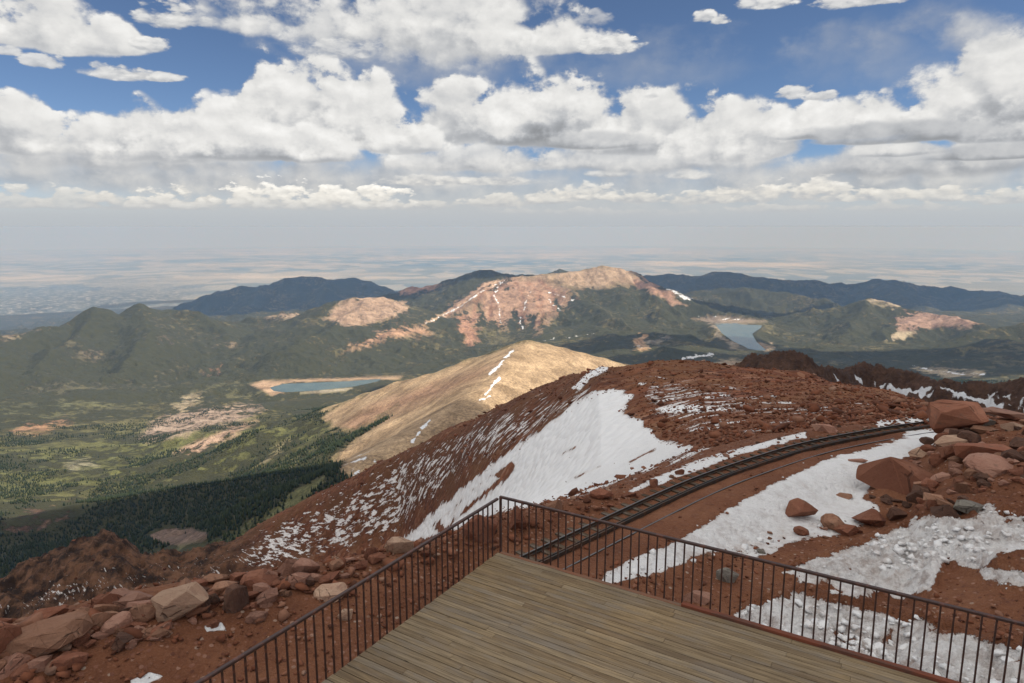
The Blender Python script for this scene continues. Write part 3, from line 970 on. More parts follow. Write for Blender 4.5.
# ------------------------------------------------------------------ build: summit ground
def build_near():
    radii = np.concatenate([np.exp(np.linspace(math.log(2.2), math.log(9), 30, endpoint=False)),
                            np.exp(np.linspace(math.log(9), math.log(60), 430, endpoint=False)),
                            np.exp(np.linspace(math.log(60), math.log(470), 330, endpoint=False)),
                            np.exp(np.linspace(math.log(470), math.log(780), 40))])
    X, Y = polar(radii)
    Z = near_height(X, Y)
    D = np.hypot(X, Y)
    w = sstep(D, 470, 780)
    Z = Z - w * 160
    o = mesh_np('ground', np.stack([X, Y, Z], -1).reshape(-1, 3), grid_faces(len(radii), NC)[:, ::-1], near_material(), smooth=True)
    px, py = project(X, Y, Z)
    far = sstep(D, 42, 75)
    attr_float(o, 'far', far)
    td = track_dist(X, Y)
    attr_float(o, 'bed', 1 - sstep(np.abs(td - .6), 1.2, 2.6))
    inv = 1.0
    # clean snow: the great slope behind the track, and flat sheets
    slope = poly_field([(612, 388), (634, 397), (622, 412), (640, 420), (660, 440), (690, 446), (712, 447), (690, 457), (655, 470), (612, 486), (560, 502), (500, 512), (430, 538), (395, 545),
                        (425, 520), (460, 490), (500, 458), (540, 430), (575, 402), (592, 390)], 5)
    sl2 = poly_field([(640, 484), (690, 463), (720, 453), (765, 441), (805, 432), (806, 437), (770, 446), (735, 456), (700, 470), (660, 484), (620, 496)], 2.5)
    sl3 = np.maximum.reduce([poly_field([(596, 362), (612, 364), (606, 371), (590, 378), (580, 390), (572, 388), (584, 376)], 2),
                             poly_field([(655, 408), (690, 404), (722, 407), (745, 408), (700, 413), (665, 413)], 2.5),
                             poly_field([(440, 520), (470, 490), (490, 474), (500, 478), (470, 505), (445, 530)], 3)])
    lineup = np.maximum.reduce([stroke_field(s, 2.2) for s in [[(700, 398), (730, 396)], [(735, 406), (768, 404)], [(760, 394), (775, 396)], [(640, 384), (652, 386)],
                                [(715, 425), (745, 420)], [(770, 424), (800, 418)], [(800, 409), (830, 407)], [(720, 387), (735, 388)], [(690, 430), (720, 427)], [(745, 432), (775, 428)], [(780, 402), (800, 404)]]])
    tongue = stroke_field([(510, 468), (486, 488), (462, 508), (440, 526)], 4.5)
    specks = np.maximum.reduce([stroke_field(q, 1.6) for q in [[(612, 487), (640, 472)], [(640, 478), (668, 463)], [(655, 466), (700, 447)], [(575, 478), (600, 466)], [(630, 462), (655, 449)], [(600, 497), (618, 488)], [(560, 455), (575, 447)]]])
    m_far = np.maximum.reduce([np.clip(sample(slope, px, py) - 1.2 * sample(tongue, px, py) - .62 * sample(specks, px, py), 0, 1), sample(sl2, px, py), sample(sl3, px, py) * .9, sample(lineup, px, py) * .62]) * (D > 26)
    track_patch = np.maximum.reduce([
        poly_field([(690, 534), (730, 508), (765, 489), (800, 470), (830, 455), (868, 437.5), (900, 432), (940, 426), (945, 436), (930, 448), (905, 458), (880, 478), (862, 498), (880, 508), (872, 524), (845, 534),
                    (800, 543), (760, 549), (705, 554), (685, 564), (655, 574), (625, 580), (598, 586), (606, 572), (640, 556), (670, 545)], 4),
        poly_field([(868, 421), (905, 417), (945, 417), (938, 424), (905, 426), (880, 428)], 2.0),
        poly_field([(735, 540), (770, 532), (800, 536), (770, 556), (740, 560), (720, 552)], 3)])
    rocks_out = poly_field([(690, 555), (740, 540), (800, 533), (860, 520), (880, 510), (900, 520), (840, 545), (780, 560), (720, 575), (680, 575)], 5)
    m_near = sample(track_patch, px, py) * (D < 60)
    m_near = m_near * (1 - .33 * sample(rocks_out, px, py)) * (1 - (1 - sstep(np.abs(td - .25), .55, 1.5)) * sstep(925 - px, 0, 60))
    bank = bank_mask(px, py) * (D < 38)
    hum = fbm(X, Y, 1.3, 4, 35, .6)
    m_bank = bank * np.clip(.84 + .5 * hum, 0, 1)
    crumbs = np.maximum.reduce([poly_field(p, 2.5) for p in [[(204, 626), (222, 622), (226, 630), (206, 632)], [(130, 680), (150, 672), (164, 676), (150, 683), (130, 690)]]])
    snow = np.maximum.reduce([m_far, m_near * .95, m_bank, sample(crumbs, px, py) * (D < 30) * 1.0])
    attr_float(o, 'snow', snow)
    # thin streaks of snow lying along the fall line of the talus
    st = np.maximum.reduce([
        poly_field([(540, 395), (590, 380), (600, 400), (560, 425), (480, 470), (400, 530), (330, 560), (250, 575), (120, 597), (0, 630), (-160, 660), (-160, 600), (0, 590), (100, 575), (200, 560), (300, 512), (400, 458), (480, 418)], 14),
        poly_field([(640, 372), (700, 380), (800, 395), (860, 402), (880, 412), (820, 425), (740, 432), (690, 440), (650, 420), (640, 400)], 12) * .93])
    a = np.arctan2(X, Y)
    attr_float(o, 'streak', sample(st, px, py) * (D > 40) * (1 - .34 * sstep(-a, .33, .45) * sstep(D, 260, 330)))
    attr_float(o, 'dirty', np.maximum(bank * (D < 38), .55 * sample(track_patch, px, py) * (1 - sstep(D, 22, 36))))
    a = np.arctan2(X, Y)
    cl = poly_field([(-160, 660), (0, 580), (100, 530), (200, 550), (300, 500), (400, 446), (500, 400), (560, 372), (606, 362), (622, 372), (590, 392), (540, 425), (460, 482), (400, 535), (330, 565), (200, 590), (0, 640)], 16)
    attr_float(o, 'crest', sample(cl, px, py) * (D > 60))
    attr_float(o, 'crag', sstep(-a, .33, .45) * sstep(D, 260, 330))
    return tag(o, kind='structure')


# ------------------------------------------------------------------ build: mountains
PINK = np.array((.37, .25, .175)); TAN = np.array((.40, .295, .185)); GRASS = np.array((.135, .128, .055)); ROCK = np.array((.44, .35, .28)); BROWN = np.array((.105, .058, .038))
GREENISH = np.array((.125, .115, .055))


MID = {}


def build_mid():
    radii = np.concatenate([np.exp(np.linspace(math.log(430), math.log(1100), 120, endpoint=False)),
                            np.exp(np.linspace(math.log(1100), math.log(5200), 400, endpoint=False)),
                            np.exp(np.linspace(math.log(5200), math.log(9300), 330, endpoint=False)),
                            np.exp(np.linspace(math.log(9300), math.log(26000), 230))])
    X, Y = polar(radii)
    Z = mid_height(X, Y)
    D = np.hypot(X, Y)
    zn = near_height(X[:170], Y[:170], False)          # the summit's own flank carries on down
    Z[:170] = np.maximum(Z[:170], zn - 45 - sstep(D[:170], 470, 780) * 130)
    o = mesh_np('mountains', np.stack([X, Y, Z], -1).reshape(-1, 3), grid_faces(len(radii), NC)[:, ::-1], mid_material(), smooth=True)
    px0, py0 = project(X, Y, Z)
    shp = X.shape
    ud = np.log(D) * 900; ua = np.arctan2(X, Y) * 900
    wob = np.clip((D - 900) / 1500, .25, 1)
    px = px0 + wob * (9 * fbm(ua, ud, 24, 4, 201, .6) + 3 * fbm(ua, ud, 5, 3, 203, .6))
    py = py0 + wob * (5 * fbm(ua, ud, 24, 4, 205, .6) + 2 * fbm(ua, ud, 5, 3, 207, .6))
    col = np.empty(shp + (3,), np.float32); col[:] = GREENISH
    tree = np.where(D < 3300, .55, .62).astype(np.float32)
    snow = np.zeros(shp, np.float32)

    def paint(poly, soft, c, t, d0=0, d1=1e9, k=1.0, stroke=None):
        nonlocal col, tree
        f = stroke_field(poly, stroke) if stroke else poly_field(poly, soft)
        w = sample(f, *((px0, py0) if stroke == 0 else (px, py))) * (D > d0) * (D < d1) * k
        col = col * (1 - w[..., None]) + np.asarray(c, np.float32) * w[..., None]
        if t is not None:
            tree = tree * (1 - w) + t * w

    # left valley: meadow, then scattered forest
    paint([(-160, 420), (60, 418), (150, 400), (262, 390), (340, 398), (345, 420), (330, 450), (240, 472), (140, 486), (0, 512), (-160, 540)], 18, GRASS, .54, 1300, 5600)
    paint([(-160, 455), (60, 440), (140, 432), (260, 425), (330, 415), (325, 448), (240, 474), (140, 486), (0, 510), (-160, 535)], 12, (.125, .132, .048), .50, 1300, 4600)
    paint([(-160, 395), (40, 395), (120, 385), (215, 378), (255, 392), (160, 402), (60, 418), (-160, 425)], 10, (.12, .125, .06), .52, 4000, 6500)
    for p, c, t in [([(138, 438), (150, 424), (175, 413), (200, 408), (228, 406), (258, 403), (268, 408), (240, 420), (205, 428), (175, 438), (150, 442)], np.array((.36, .285, .225)), .46),
                    ([(170, 455), (200, 440), (235, 425), (258, 420), (240, 434), (205, 450), (182, 458)], (.42, .30, .22), .40),
                    ([(12, 430), (30, 422), (50, 423), (66, 419), (70, 424), (45, 431), (18, 434)], (.36, .22, .13), .42),
                    ([(198, 374), (208, 366), (222, 366), (224, 374), (212, 379)], (.44, .25, .17), .28),
                    ([(80, 352), (90, 344), (100, 346), (102, 358), (90, 362)], (.36, .28, .21), .25),
                    ([(155, 345), (164, 332), (172, 338), (170, 348)], (.42, .29, .21), .12),
                    ([(130, 335), (138, 327), (150, 330), (148, 337)], (.42, .29, .21), .15),
                    ([(0, 345), (0, 336), (30, 328), (42, 330), (20, 340)], (.34, .27, .2), .3),
                    ([(172, 408), (190, 397), (205, 394), (192, 404), (180, 412)], (.34, .29, .2), .25),
                    ([(215, 346), (222, 340), (240, 341), (228, 346)], (.36, .28, .2), .25),
                    ([(62, 466), (90, 458), (96, 466), (74, 472)], (.26, .25, .17), .3),
                    ([(255, 470), (275, 450), (290, 436), (283, 450), (268, 468)], (.30, .26, .15), .3)]:
        paint(p, 3, c, t, 2200, 9000)
    # lake shores and the dam
    paint([(250, 385), (262, 380), (276, 381), (300, 379.3), (350, 377.6), (402, 376.3), (398, 379), (370, 379.6), (320, 381.5), (286, 383), (274, 387), (284, 393), (272, 396), (262, 390)], 1.6, (.42, .30, .20), .1, 4200, 6000, stroke=0)
    paint([(300, 392.5), (330, 389.5), (352, 388), (345, 390.5), (320, 393)], 1.2, (.42, .38, .3), .0, 4000, 5600, stroke=0)
    paint([(690, 319), (712, 315), (742, 318), (766, 321), (740, 324), (716, 324)], 2.5, (.30, .25, .20), .15, 5500, 8500, stroke=0)
    paint([(756, 342), (768, 351), (776, 352), (768, 345)], 2, (.36, .28, .21), .1, 5500, 8000)
    paint([(713, 324), (722, 335), (735, 344), (748, 350), (732, 346), (718, 336), (709, 326)], 1.5, (.30, .26, .2), .2, 5500, 8000)
    # bare dome, pink face and tundra top
    paint([(326, 318), (334, 307), (348, 299), (368, 293), (390, 295), (404, 305), (402, 315), (388, 320), (368, 325), (345, 328)], 3, (.36, .265, .19), .2, 6000, 9500)
    paint([(268, 316), (285, 308), (300, 312), (292, 320)], 3, (.34, .27, .2), .3, 6000, 9500)
    paint([(440, 312), (470, 293), (490, 283), (502, 280), (486, 292), (466, 306), (446, 320)], 2.5, (.38, .25, .18), .2, 6000, 9500)
    paint([(455, 318), (470, 306), (486, 292), (504, 279), (522, 276), (540, 277), (560, 287), (577, 300), (566, 308), (553, 316), (548, 328), (536, 331), (522, 322), (500, 326), (492, 320), (476, 322)], 6, PINK, .2, 6000, 9500)
    paint([(508, 278), (540, 274), (575, 271), (600, 265), (624, 265), (640, 275), (652, 284), (640, 288), (610, 286), (580, 289), (556, 282), (530, 277)], 4, (.37, .28, .195), .04, 6000, 9500)
    paint([(640, 276), (652, 283), (668, 292), (690, 303), (672, 304), (650, 294), (636, 285)], 2, (.36, .235, .17), .12, 6000, 9500)
    for q in [[(484, 328), (481, 304)], [(511, 334), (514, 312)], [(529, 336), (532, 318)], [(562, 316), (556, 300)], [(545, 332), (542, 318)]]:
        paint(q, 0, GREENISH, .80, 6000, 9500, .9, stroke=2.4)
    for q in [[(490, 318), (496, 296), (503, 283)], [(522, 322), (520, 300), (514, 284)], [(541, 325), (540, 302), (530, 284)], [(470, 318), (480, 300), (494, 286)], [(555, 312), (552, 294), (542, 282)]]:
        paint(q, 0, (.23, .12, .075), .12, 6000, 9500, .75, stroke=1.5)  # brown gully streaks with the hollows' shade painted into the colour
    paint([(500, 280), (476, 295), (452, 310), (428, 324)], 0, (.50, .37, .26), .0, 6000, 9500, .9, stroke=1.5)
    paint([(345, 352), (372, 333), (398, 326), (425, 326), (430, 335), (410, 336), (380, 342)], 4, (.40, .26, .17), .34, 5500, 8500)
    paint([(455, 325), (462, 315), (476, 320), (472, 335), (478, 346), (462, 342)], 3, (.40, .24, .16), .25, 5500, 8500)
    paint([(392, 291), (412, 287), (440, 283), (432, 290), (410, 296)], 3, (.38, .24, .17), .25, 8500, 11000)
    paint([(634, 342), (640, 333), (648, 336), (646, 348), (634, 348)], 1.6, (.44, .30, .18), .05, 4500, 7500)
    paint([(646, 345), (662, 334), (668, 337), (656, 346)], 2, (.25, .23, .19), .35, 4500, 7500)
    paint([(868, 300), (880, 296), (892, 303), (902, 300), (898, 308), (885, 305)], 2, (.42, .36, .27), .15, 6500, 9500)
    paint([(892, 318), (905, 307), (930, 308), (955, 313), (985, 322), (970, 328), (930, 330), (900, 330)], 3, (.34, .235, .18), .34, 6000, 9500)
    paint([(886, 338), (896, 330), (915, 330), (910, 335), (892, 340)], 2, (.44, .38, .27), .1, 5500, 9500)
    paint([(910, 370), (935, 367), (985, 372), (980, 376), (940, 376)], 1.5, (.36, .31, .22), .1, 3500, 7000)
    paint([(715, 362), (735, 360), (752, 364), (758, 370), (716, 370)], 2, (.40, .31, .2), .05, 2500, 7000)
    paint([(716, 370), (740, 360), (760, 372)], 2, (.36, .29, .2), .05, 800, 2400)
    # foothill speckle
    paint([(-160, 350), (20, 332), (95, 315), (140, 312), (230, 345), (215, 385), (100, 400), (-160, 410)], 10, (.11, .105, .06), .70, 5000, 9000, .8)
    # tan hill
    paint([(323, 412), (345, 401), (400, 380), (455, 364), (500, 349), (527, 341), (560, 345), (600, 356), (660, 371), (700, 380), (620, 400), (520, 440), (440, 480), (380, 490), (342, 476), (326, 466), (345, 445), (330, 430)], 4, TAN, .0, 950, 3300)
    paint([(340, 428), (370, 405), (420, 388), (470, 372), (500, 362), (478, 378), (440, 396), (405, 410), (375, 420), (355, 436)], 6, (.30, .185, .12), .02, 950, 3300, .9)  # redder left flank, that side's shade put into its colour too
    paint([(330, 446), (350, 432), (375, 420), (398, 404), (388, 416), (366, 434), (345, 448)], 3, (.16, .13, .07), .62, 950, 3300)
    paint([(318, 440), (335, 428), (352, 430), (340, 442), (322, 452)], 4, GREENISH, .75, 950, 3300)
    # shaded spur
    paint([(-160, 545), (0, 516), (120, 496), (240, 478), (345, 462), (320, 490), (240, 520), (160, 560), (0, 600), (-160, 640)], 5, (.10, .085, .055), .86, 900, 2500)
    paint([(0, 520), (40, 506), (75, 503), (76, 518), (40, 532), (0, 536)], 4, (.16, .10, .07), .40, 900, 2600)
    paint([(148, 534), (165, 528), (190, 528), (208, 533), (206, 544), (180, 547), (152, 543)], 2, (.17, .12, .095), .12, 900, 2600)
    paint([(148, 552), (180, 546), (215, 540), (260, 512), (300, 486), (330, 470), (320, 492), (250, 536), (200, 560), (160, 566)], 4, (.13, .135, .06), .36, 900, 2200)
    # brown crags
    paint([(660, 330), (1220, 330), (1220, 480), (660, 480)], 2, BROWN, -.6, 430, 900)
    # snow: gullies, streaks and the far patches
    def snowy(pts, w, v, d0, d1):
        nonlocal snow
        snow = np.maximum(snow, sample(stroke_field(pts, w), .4 * px + .6 * px0, .4 * py + .6 * py0) * v * .85 * (D > d0) * (D < d1))
    for pts in [[(500, 283), (496, 295), (499, 306), (501, 322)], [(500, 282), (475, 297), (450, 312), (425, 325)], [(548, 300), (562, 312)], [(520, 318), (522, 329)], [(530, 290), (524, 310)], [(548, 292), (575, 300)], [(505, 281), (500, 284)]]:
        snowy(pts, .9, .84, 6000, 9500)
    snowy([(668, 289), (676, 293), (690, 298), (700, 299)], 2.0, .9, 6000, 10500)
    for pts in [[(690, 317), (715, 316)], [(722, 319), (745, 319)], [(545, 340), (575, 336), (600, 334)], [(630, 347), (650, 347)]]:
        snowy(pts, 1.0, .6, 5500, 9000)
    snowy([(683, 358), (700, 357), (712, 354)], 2.2, .85, 3000, 6000)
    snowy([(912, 366), (940, 371), (985, 374)], 1.6, .75, 3500, 7000)
    for pts in [[(514, 350), (508, 356), (500, 365), (490, 374)], [(500, 378), (492, 386), (485, 394)], [(489, 396), (480, 400)], [(420, 432), (412, 442)], [(430, 420), (422, 428)], [(360, 470), (350, 478)]]:
        snowy(pts, 1.8, .85, 900, 2600)
    snow = np.maximum(snow, sample(poly_field([(330, 455), (420, 430), (440, 420), (420, 450), (370, 480), (340, 480)], 8), px, py) * .36 * (D > 900) * (D < 1700))
    snow = np.maximum(snow, sample(poly_field([(150, 500), (240, 480), (330, 465), (325, 480), (260, 510), (190, 530)], 10), px, py) * .24 * (D > 900) * (D < 2200))
    cr = sample(poly_field([(780, 372), (850, 372), (900, 380), (960, 388), (1024, 380), (1200, 370), (1200, 440), (960, 415), (860, 395)], 6), px, py) * (D < 900)
    strk = fbm((X * .9 + Y * .4) , (Y * .9 - X * .4) * .22, 9, 4, 77, .6)
    snow = np.maximum(snow, cr * np.clip(.06 + 1.25 * strk, 0, .9))
    MID.update(X=X, Y=Y, Z=Z, tree=tree)
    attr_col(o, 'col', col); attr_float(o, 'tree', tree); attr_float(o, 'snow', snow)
    return tag(o, kind='structure')


def build_plains():
    radii = np.exp(np.linspace(math.log(24000), math.log(228000), 170))
    az = np.concatenate([np.linspace(-math.pi, -.8, 40, endpoint=False), np.linspace(-.8, .8, 400, endpoint=False), np.linspace(.8, math.pi, 40, endpoint=False)])
    X = radii[:, None] * np.sin(az)[None]; Y = radii[:, None] * np.cos(az)[None]
    Z = plain_z(X, Y)
    o = mesh_np('plains', np.stack([X, Y, Z], -1).reshape(-1, 3), grid_faces(len(radii), len(az), True)[:, ::-1], plain_material(), smooth=True)
    px, py = project(X, Y, Z)
    c = sample(poly_field([(-160, 300), (0, 292), (120, 284), (200, 290), (180, 305), (120, 310), (0, 330), (-160, 345)], 12), px, py) * (Y > 0)
    attr_float(o, 'city', c)
    return tag(o, kind='structure')


def build_lakes():
    w = water_material()
    for (nm, pts, ref), lz in zip(LAKES, LAKE_Z):
        P = []
        cx = sum(p[0] for p in pts) / len(pts); cy = sum(p[1] for p in pts) / len(pts)
        for x, y in pts:
            P.append(on_level(cx + (x - cx) * 1.05, cy + (y - cy) * 1.12, lz))
        bm = bmesh.new()
        vs = [bm.verts.new((p[0], p[1], lz)) for p in P]
        f = bm.faces.new(vs); f.normal_update()
        if f.normal.z < 0:
            f.normal_flip()
        me = bpy.data.meshes.new('lake'); bm.to_mesh(me); bm.free(); me.materials.append(w)
        o = bpy.data.objects.new('lake', me); COL.objects.link(o)
        tag(o, kind='structure')


build_near()
build_mid()
build_plains()
build_lakes()
# ------------------------------------------------------------------ shared object helpers
def empty(name, loc, rz=0.0):
    o = bpy.data.objects.new(name, None)
    o.empty_display_size = 0.5
    o.location = loc
    o.rotation_euler = (0, 0, rz)
    COL.objects.link(o)
    return o


class MB:
    """Collects boxes and sweeps into one mesh."""
    def __init__(self):
        self.v = []; self.f = []; self.tone = []

    def box(self, lo, hi, tone=0.0):
        b = len(self.v)
        x0, y0, z0 = lo; x1, y1, z1 = hi
        self.v += [(x0, y0, z0), (x1, y0, z0), (x1, y1, z0), (x0, y1, z0), (x0, y0, z1), (x1, y0, z1), (x1, y1, z1), (x0, y1, z1)]
        self.f += [(b, b + 3, b + 2, b + 1), (b + 4, b + 5, b + 6, b + 7), (b, b + 1, b + 5, b + 4), (b + 1, b + 2, b + 6, b + 5), (b + 2, b + 3, b + 7, b + 6), (b + 3, b, b + 4, b + 7)]
        self.tone += [tone] * 8

    def sweep(self, path, prof):
        """Profile (right, up) pushed along a list of (x, y, z, hx, hy)."""
        b = len(self.v); n = len(prof)
        for x, y, z, hx, hy in path:
            for r, u in prof:
                self.v.append((x + hy * r, y - hx * r, z + u))
        for i in range(len(path) - 1):
            for j in range(n):
                k = (j + 1) % n
                self.f.append((b + i * n + j, b + i * n + k, b + (i + 1) * n + k, b + (i + 1) * n + j))
        self.f.append(tuple(b + j for j in range(n - 1, -1, -1)))
        self.f.append(tuple(b + (len(path) - 1) * n + j for j in range(n)))
        self.tone += [0.0] * (n * len(path))

    def build(self, name, mt, parent=None, bevel=0.0, smooth=False):
        me = bpy.data.meshes.new(name)
        me.from_pydata(self.v, [], self.f)
        me.validate()
        me.materials.append(mt)
        a = me.attributes.new('tone', 'FLOAT', 'POINT')
        a.data.foreach_set('value', np.array(self.tone, np.float32))
        bm = bmesh.new(); bm.from_mesh(me)
        if bevel:
            bmesh.ops.bevel(bm, geom=bm.edges[:], offset=bevel, segments=1, affect='EDGES', clamp_overlap=True)
        bmesh.ops.recalc_face_normals(bm, faces=bm.faces[:])
        bm.to_mesh(me); bm.free()
        o = bpy.data.objects.new(name, me)
        COL.objects.link(o)
        if parent is not None:
            o.parent = parent
        return o


def ground_at(px, py, dmax=700.0):
    """Where the line of sight through a picture point meets the summit ground."""
    a, t = az_te(px, py)
    d = np.exp(np.linspace(math.log(5.0), math.log(dmax), 900))
    zz = near_height(d * np.sin(a), d * np.cos(a), True)
    ray = CAM_Z + t * d
    hit = np.nonzero(ray <= zz)[0]
    i = hit[0] if len(hit) else len(d) - 1
    if i > 0 and len(hit):
        g0 = ray[i - 1] - zz[i - 1]; g1 = ray[i] - zz[i]
        D = d[i - 1] + (d[i] - d[i - 1]) * g0 / max(g0 - g1, 1e-9)
    else:
        D = d[i]
    return float(D * math.sin(a)), float(D * math.cos(a)), float(CAM_Z + t * D), float(D)


# ------------------------------------------------------------------ the deck
RA = math.radians(-31.7)                                # heading of the boards and the right-hand railing
CORNER = on_level(497, 498.5, 1.07)
deck = empty('wooden_deck', (CORNER[0], CORNER[1], 0), RA)
tag(deck, 'weathered wooden viewing deck of narrow boards inside the railings', 'deck')
DU, DV = 8.15, 9.0                                       # along local +x, and back along local -y


def wood_material(name, cols, grey, sc=1.0):
    mt, nt, bs = material(name)
    co = nt.node('ShaderNodeTexCoord').outputs['Object']
    tone = nt.attr('tone')
    w = nt.vec(nt.add(nt.m('MULTIPLY', nt.node('ShaderNodeSeparateXYZ').outputs[0], 1.0), 0), 0, 0)
    off = nt.node('ShaderNodeVectorMath', operation='ADD')
    nt.put(off.inputs[0], co); nt.put(off.inputs[1], nt.vec(nt.mul(tone, 37.0), 0, nt.mul(tone, 11.0)))
    v = off.outputs[0]
    grain = nt.noise(nt.mapping(v, (1.3 * sc, 34 * sc, 20)), 1.0, 5, .6)
    fine = nt.noise(nt.mapping(v, (5 * sc, 160 * sc, 60)), 1.0, 3, .6)
    blot = nt.noise(nt.mapping(v, (1.1, 3.2, 1)), 1.0, 5, .62)
    c = nt.ramp(tone, cols)
    c = nt.mix(nt.ss(grain, .40, .62, 0, .75), c, nt.mix(1.0, c, (.52, .50, .50), 'MULTIPLY'))
    c = nt.mix(nt.ss(fine, .42, .66, 0, .6), c, nt.mix(1.0, c, (.6, .6, .6), 'MULTIPLY'))
    c = nt.mix(nt.ss(blot, .46, .70, 0, grey), c, (.20, .175, .15))
    c = nt.mix(nt.ss(nt.noise(co, .45, 4, .6), .45, .7, 0, .45), c, nt.mix(1.0, c, (1.25, 1.12, .9), 'MULTIPLY'))
    kn = nt.vor(nt.mapping(v, (1.6, 9, 1)), 1.0)
    c = nt.mix(nt.ss(kn, .10, .03, 0, .8), c, (.045, .028, .016))
    nt.put(bs.inputs['Base Color'], c)
    bs.inputs['Roughness'].default_value = .8
    bump(nt, bs, nt.add(nt.mul(grain, .6), nt.mul(fine, .4)), .5, .006)
    return mt


M_DECK = wood_material('weathered deck wood', [(0, (.215, .152, .090)), (.35, (.275, .202, .118)), (.65, (.30, .222, .130)), (.9, (.275, .215, .145)), (1, (.345, .26, .155))], .55)
M_SLEEPER = wood_material('sleeper wood', [(0, (.07, .045, .028)), (.5, (.12, .075, .042)), (1, (.165, .108, .06))], .5)
M_BEAM = wood_material('deck beam wood', [(0, (.10, .07, .045)), (1, (.16, .11, .07))], .4)

boards = MB()
BW, GAP = 0.112, 0.010
rb = random.Random(5)
y = 0.0; row = 0
while y > -DV:
    x = 0.012 + rb.uniform(-.008, .006)
    nxt = rb.uniform(.5, 3.6)
    while x < DU - .02:
        e = min(x + nxt, DU + rb.uniform(-.006, .006))
        if DU - e < .35:
            e = DU
        dz = rb.uniform(-.003, .003)
        boards.box((x, y - BW, -.036 + dz), (e - .003, y, dz), rb.random())
        x = e; nxt = rb.choice([2.4, 3.0, 3.6, 3.6])
    y -= BW + GAP
boards.build('deck_boards', M_DECK, deck, bevel=.003)
fr = MB()
fr.box((.02, -DV, -.26), (.06, -.02, -.042)); fr.box((DU - .05, -DV, -.26), (DU - .01, -.02, -.042)); fr.box((.02, -.055, -.26), (DU - .01, -.015, -.043))
for k in range(1, 16):
    fr.box((k * .52, -DV + .01, -.24), (k * .52 + .045, -.06, -.042))
fr.build('joists', M_BEAM, deck)
for k in range(3):
    for j in range(3):
        p = MB(); xx = .15 + k * 3.85; yy = -.2 - j * 4.1
        p.box((xx, yy - .09, -4.9), (xx + .09, yy, -.262))
        p.build('support_post', M_BEAM, deck)

mt_r, nt_r, bs_r = material('rust-red paint')
_co = nt_r.node('ShaderNodeTexCoord').outputs['Object']
nt_r.put(bs_r.inputs['Base Color'], nt_r.mix(nt_r.ss(nt_r.noise(nt_r.mapping(_co, (2, 9, 9)), 1, 6, .65), .40, .62), (.20, .060, .032), (.12, .055, .038)))
bs_r.inputs['Roughness'].default_value = .75
M_RUSTBOARD = mt_r
mt_r, nt_r, bs_r = material('worn red edge wood')
_co = nt_r.node('ShaderNodeTexCoord').outputs['Object']
nt_r.put(bs_r.inputs['Base Color'], nt_r.mix(nt_r.ss(nt_r.noise(nt_r.mapping(_co, (1.5, 12, 9)), 1, 6, .65), .40, .62), (.24, .098, .055), (.19, .125, .085)))
M_WORNEDGE = mt_r
EU = 3.52
e1 = MB(); e1.box((.05, .006, -.19), (EU, .085, .004)); o = e1.build('edge_board', M_WORNEDGE, deck, bevel=.004)
o['label'] = 'worn dull red stretch of the edge board'
e2 = MB(); e2.box((EU + .004, .006, -.19), (DU + .02, .095, .046)); o = e2.build('edge_board', M_RUSTBOARD, deck, bevel=.005)
o['label'] = 'raised orange red edge board under the railing'


# ------------------------------------------------------------------ railings
mt_m, nt_m, bs_m = material('dark brown railing paint')
_co = nt_m.node('ShaderNodeTexCoord').outputs['Object']
_n = nt_m.noise(_co, 9, 6, .65)
nt_m.put(bs_m.inputs['Base Color'], nt_m.mix(nt_m.ss(_n, .50, .68), (.045, .019, .014), (.125, .040, .022)))
bs_m.inputs['Roughness'].default_value = .45
bs_m.inputs['Specular IOR Level'].default_value = .5
M_RAIL = mt_m


def railing(length, heading, label, yoff, base):
    t = empty('railing', (CORNER[0], CORNER[1], 0), heading)
    tag(t, label, 'railing')
    r = MB(); r.box((-.02, yoff - .028, 1.035), (length, yoff + .028, 1.078)); r.build('top_rail', M_RAIL, t, bevel=.008)
    r = MB(); r.box((.03, yoff - .018, base), (length, yoff + .018, base + .034)); r.build('bottom_rail', M_RAIL, t, bevel=.004)
    m = MB(); m.box((-.0115, -.0115, base + .03), (.0115, .0115, 1.04))
    proto = m.build('baluster', M_RAIL, t, bevel=.003)
    n = int(length / .152)
    for k in range(n):
        o = proto if k == 0 else proto.copy()
        if k:
            COL.objects.link(o); o.parent = t
        o.location = (.16 + k * .152, yoff, 0)
        o.rotation_euler = (rb.uniform(-.004, .004), rb.uniform(-.006, .006), rb.uniform(-.1, .1))
    return t


rail_r = railing(10.6, RA, 'long dark brown railing along the edge board, facing the dirty snow', .125, -.155)
rail_l = railing(7.4, RA - math.pi / 2, 'dark brown railing along the cut ends of the boards, facing the rubble bank', .0, -.11)
p = MB(); p.box((-.02, .10, -.2), (.02, .145, 1.05)); p.build('corner_post', M_RAIL, rail_r, bevel=.004)

# ------------------------------------------------------------------ the cog railway
mt_s, nt_s, bs_s = material('weathered rail steel')
_co = nt_s.node('ShaderNodeTexCoord').outputs['Object']
nt_s.put(bs_s.inputs['Base Color'], nt_s.mix(nt_s.ss(nt_s.noise(_co, 3, 5, .6), .42, .65), (.050, .043, .038), (.105, .058, .036)))
bs_s.inputs['Roughness'].default_value = .5
bs_s.inputs['Metallic'].default_value = .35
M_STEEL = mt_s
mt_s, nt_s, bs_s = material('worn rail head steel')
bs_s.inputs['Base Color'].default_value = (.16, .15, .15, 1); bs_s.inputs['Metallic'].default_value = .6; bs_s.inputs['Roughness'].default_value = .42
M_HEAD = mt_s

track = empty('railway_track', (float(_c[50][0]), float(_c[50][1]), TRACK_Z))
tag(track, 'single cog railway track curving through red gravel past the deck', 'railway track')
TI = Matrix.Translation(track.location).inverted()
ss = np.linspace(0, TRACK_LEN, 260)


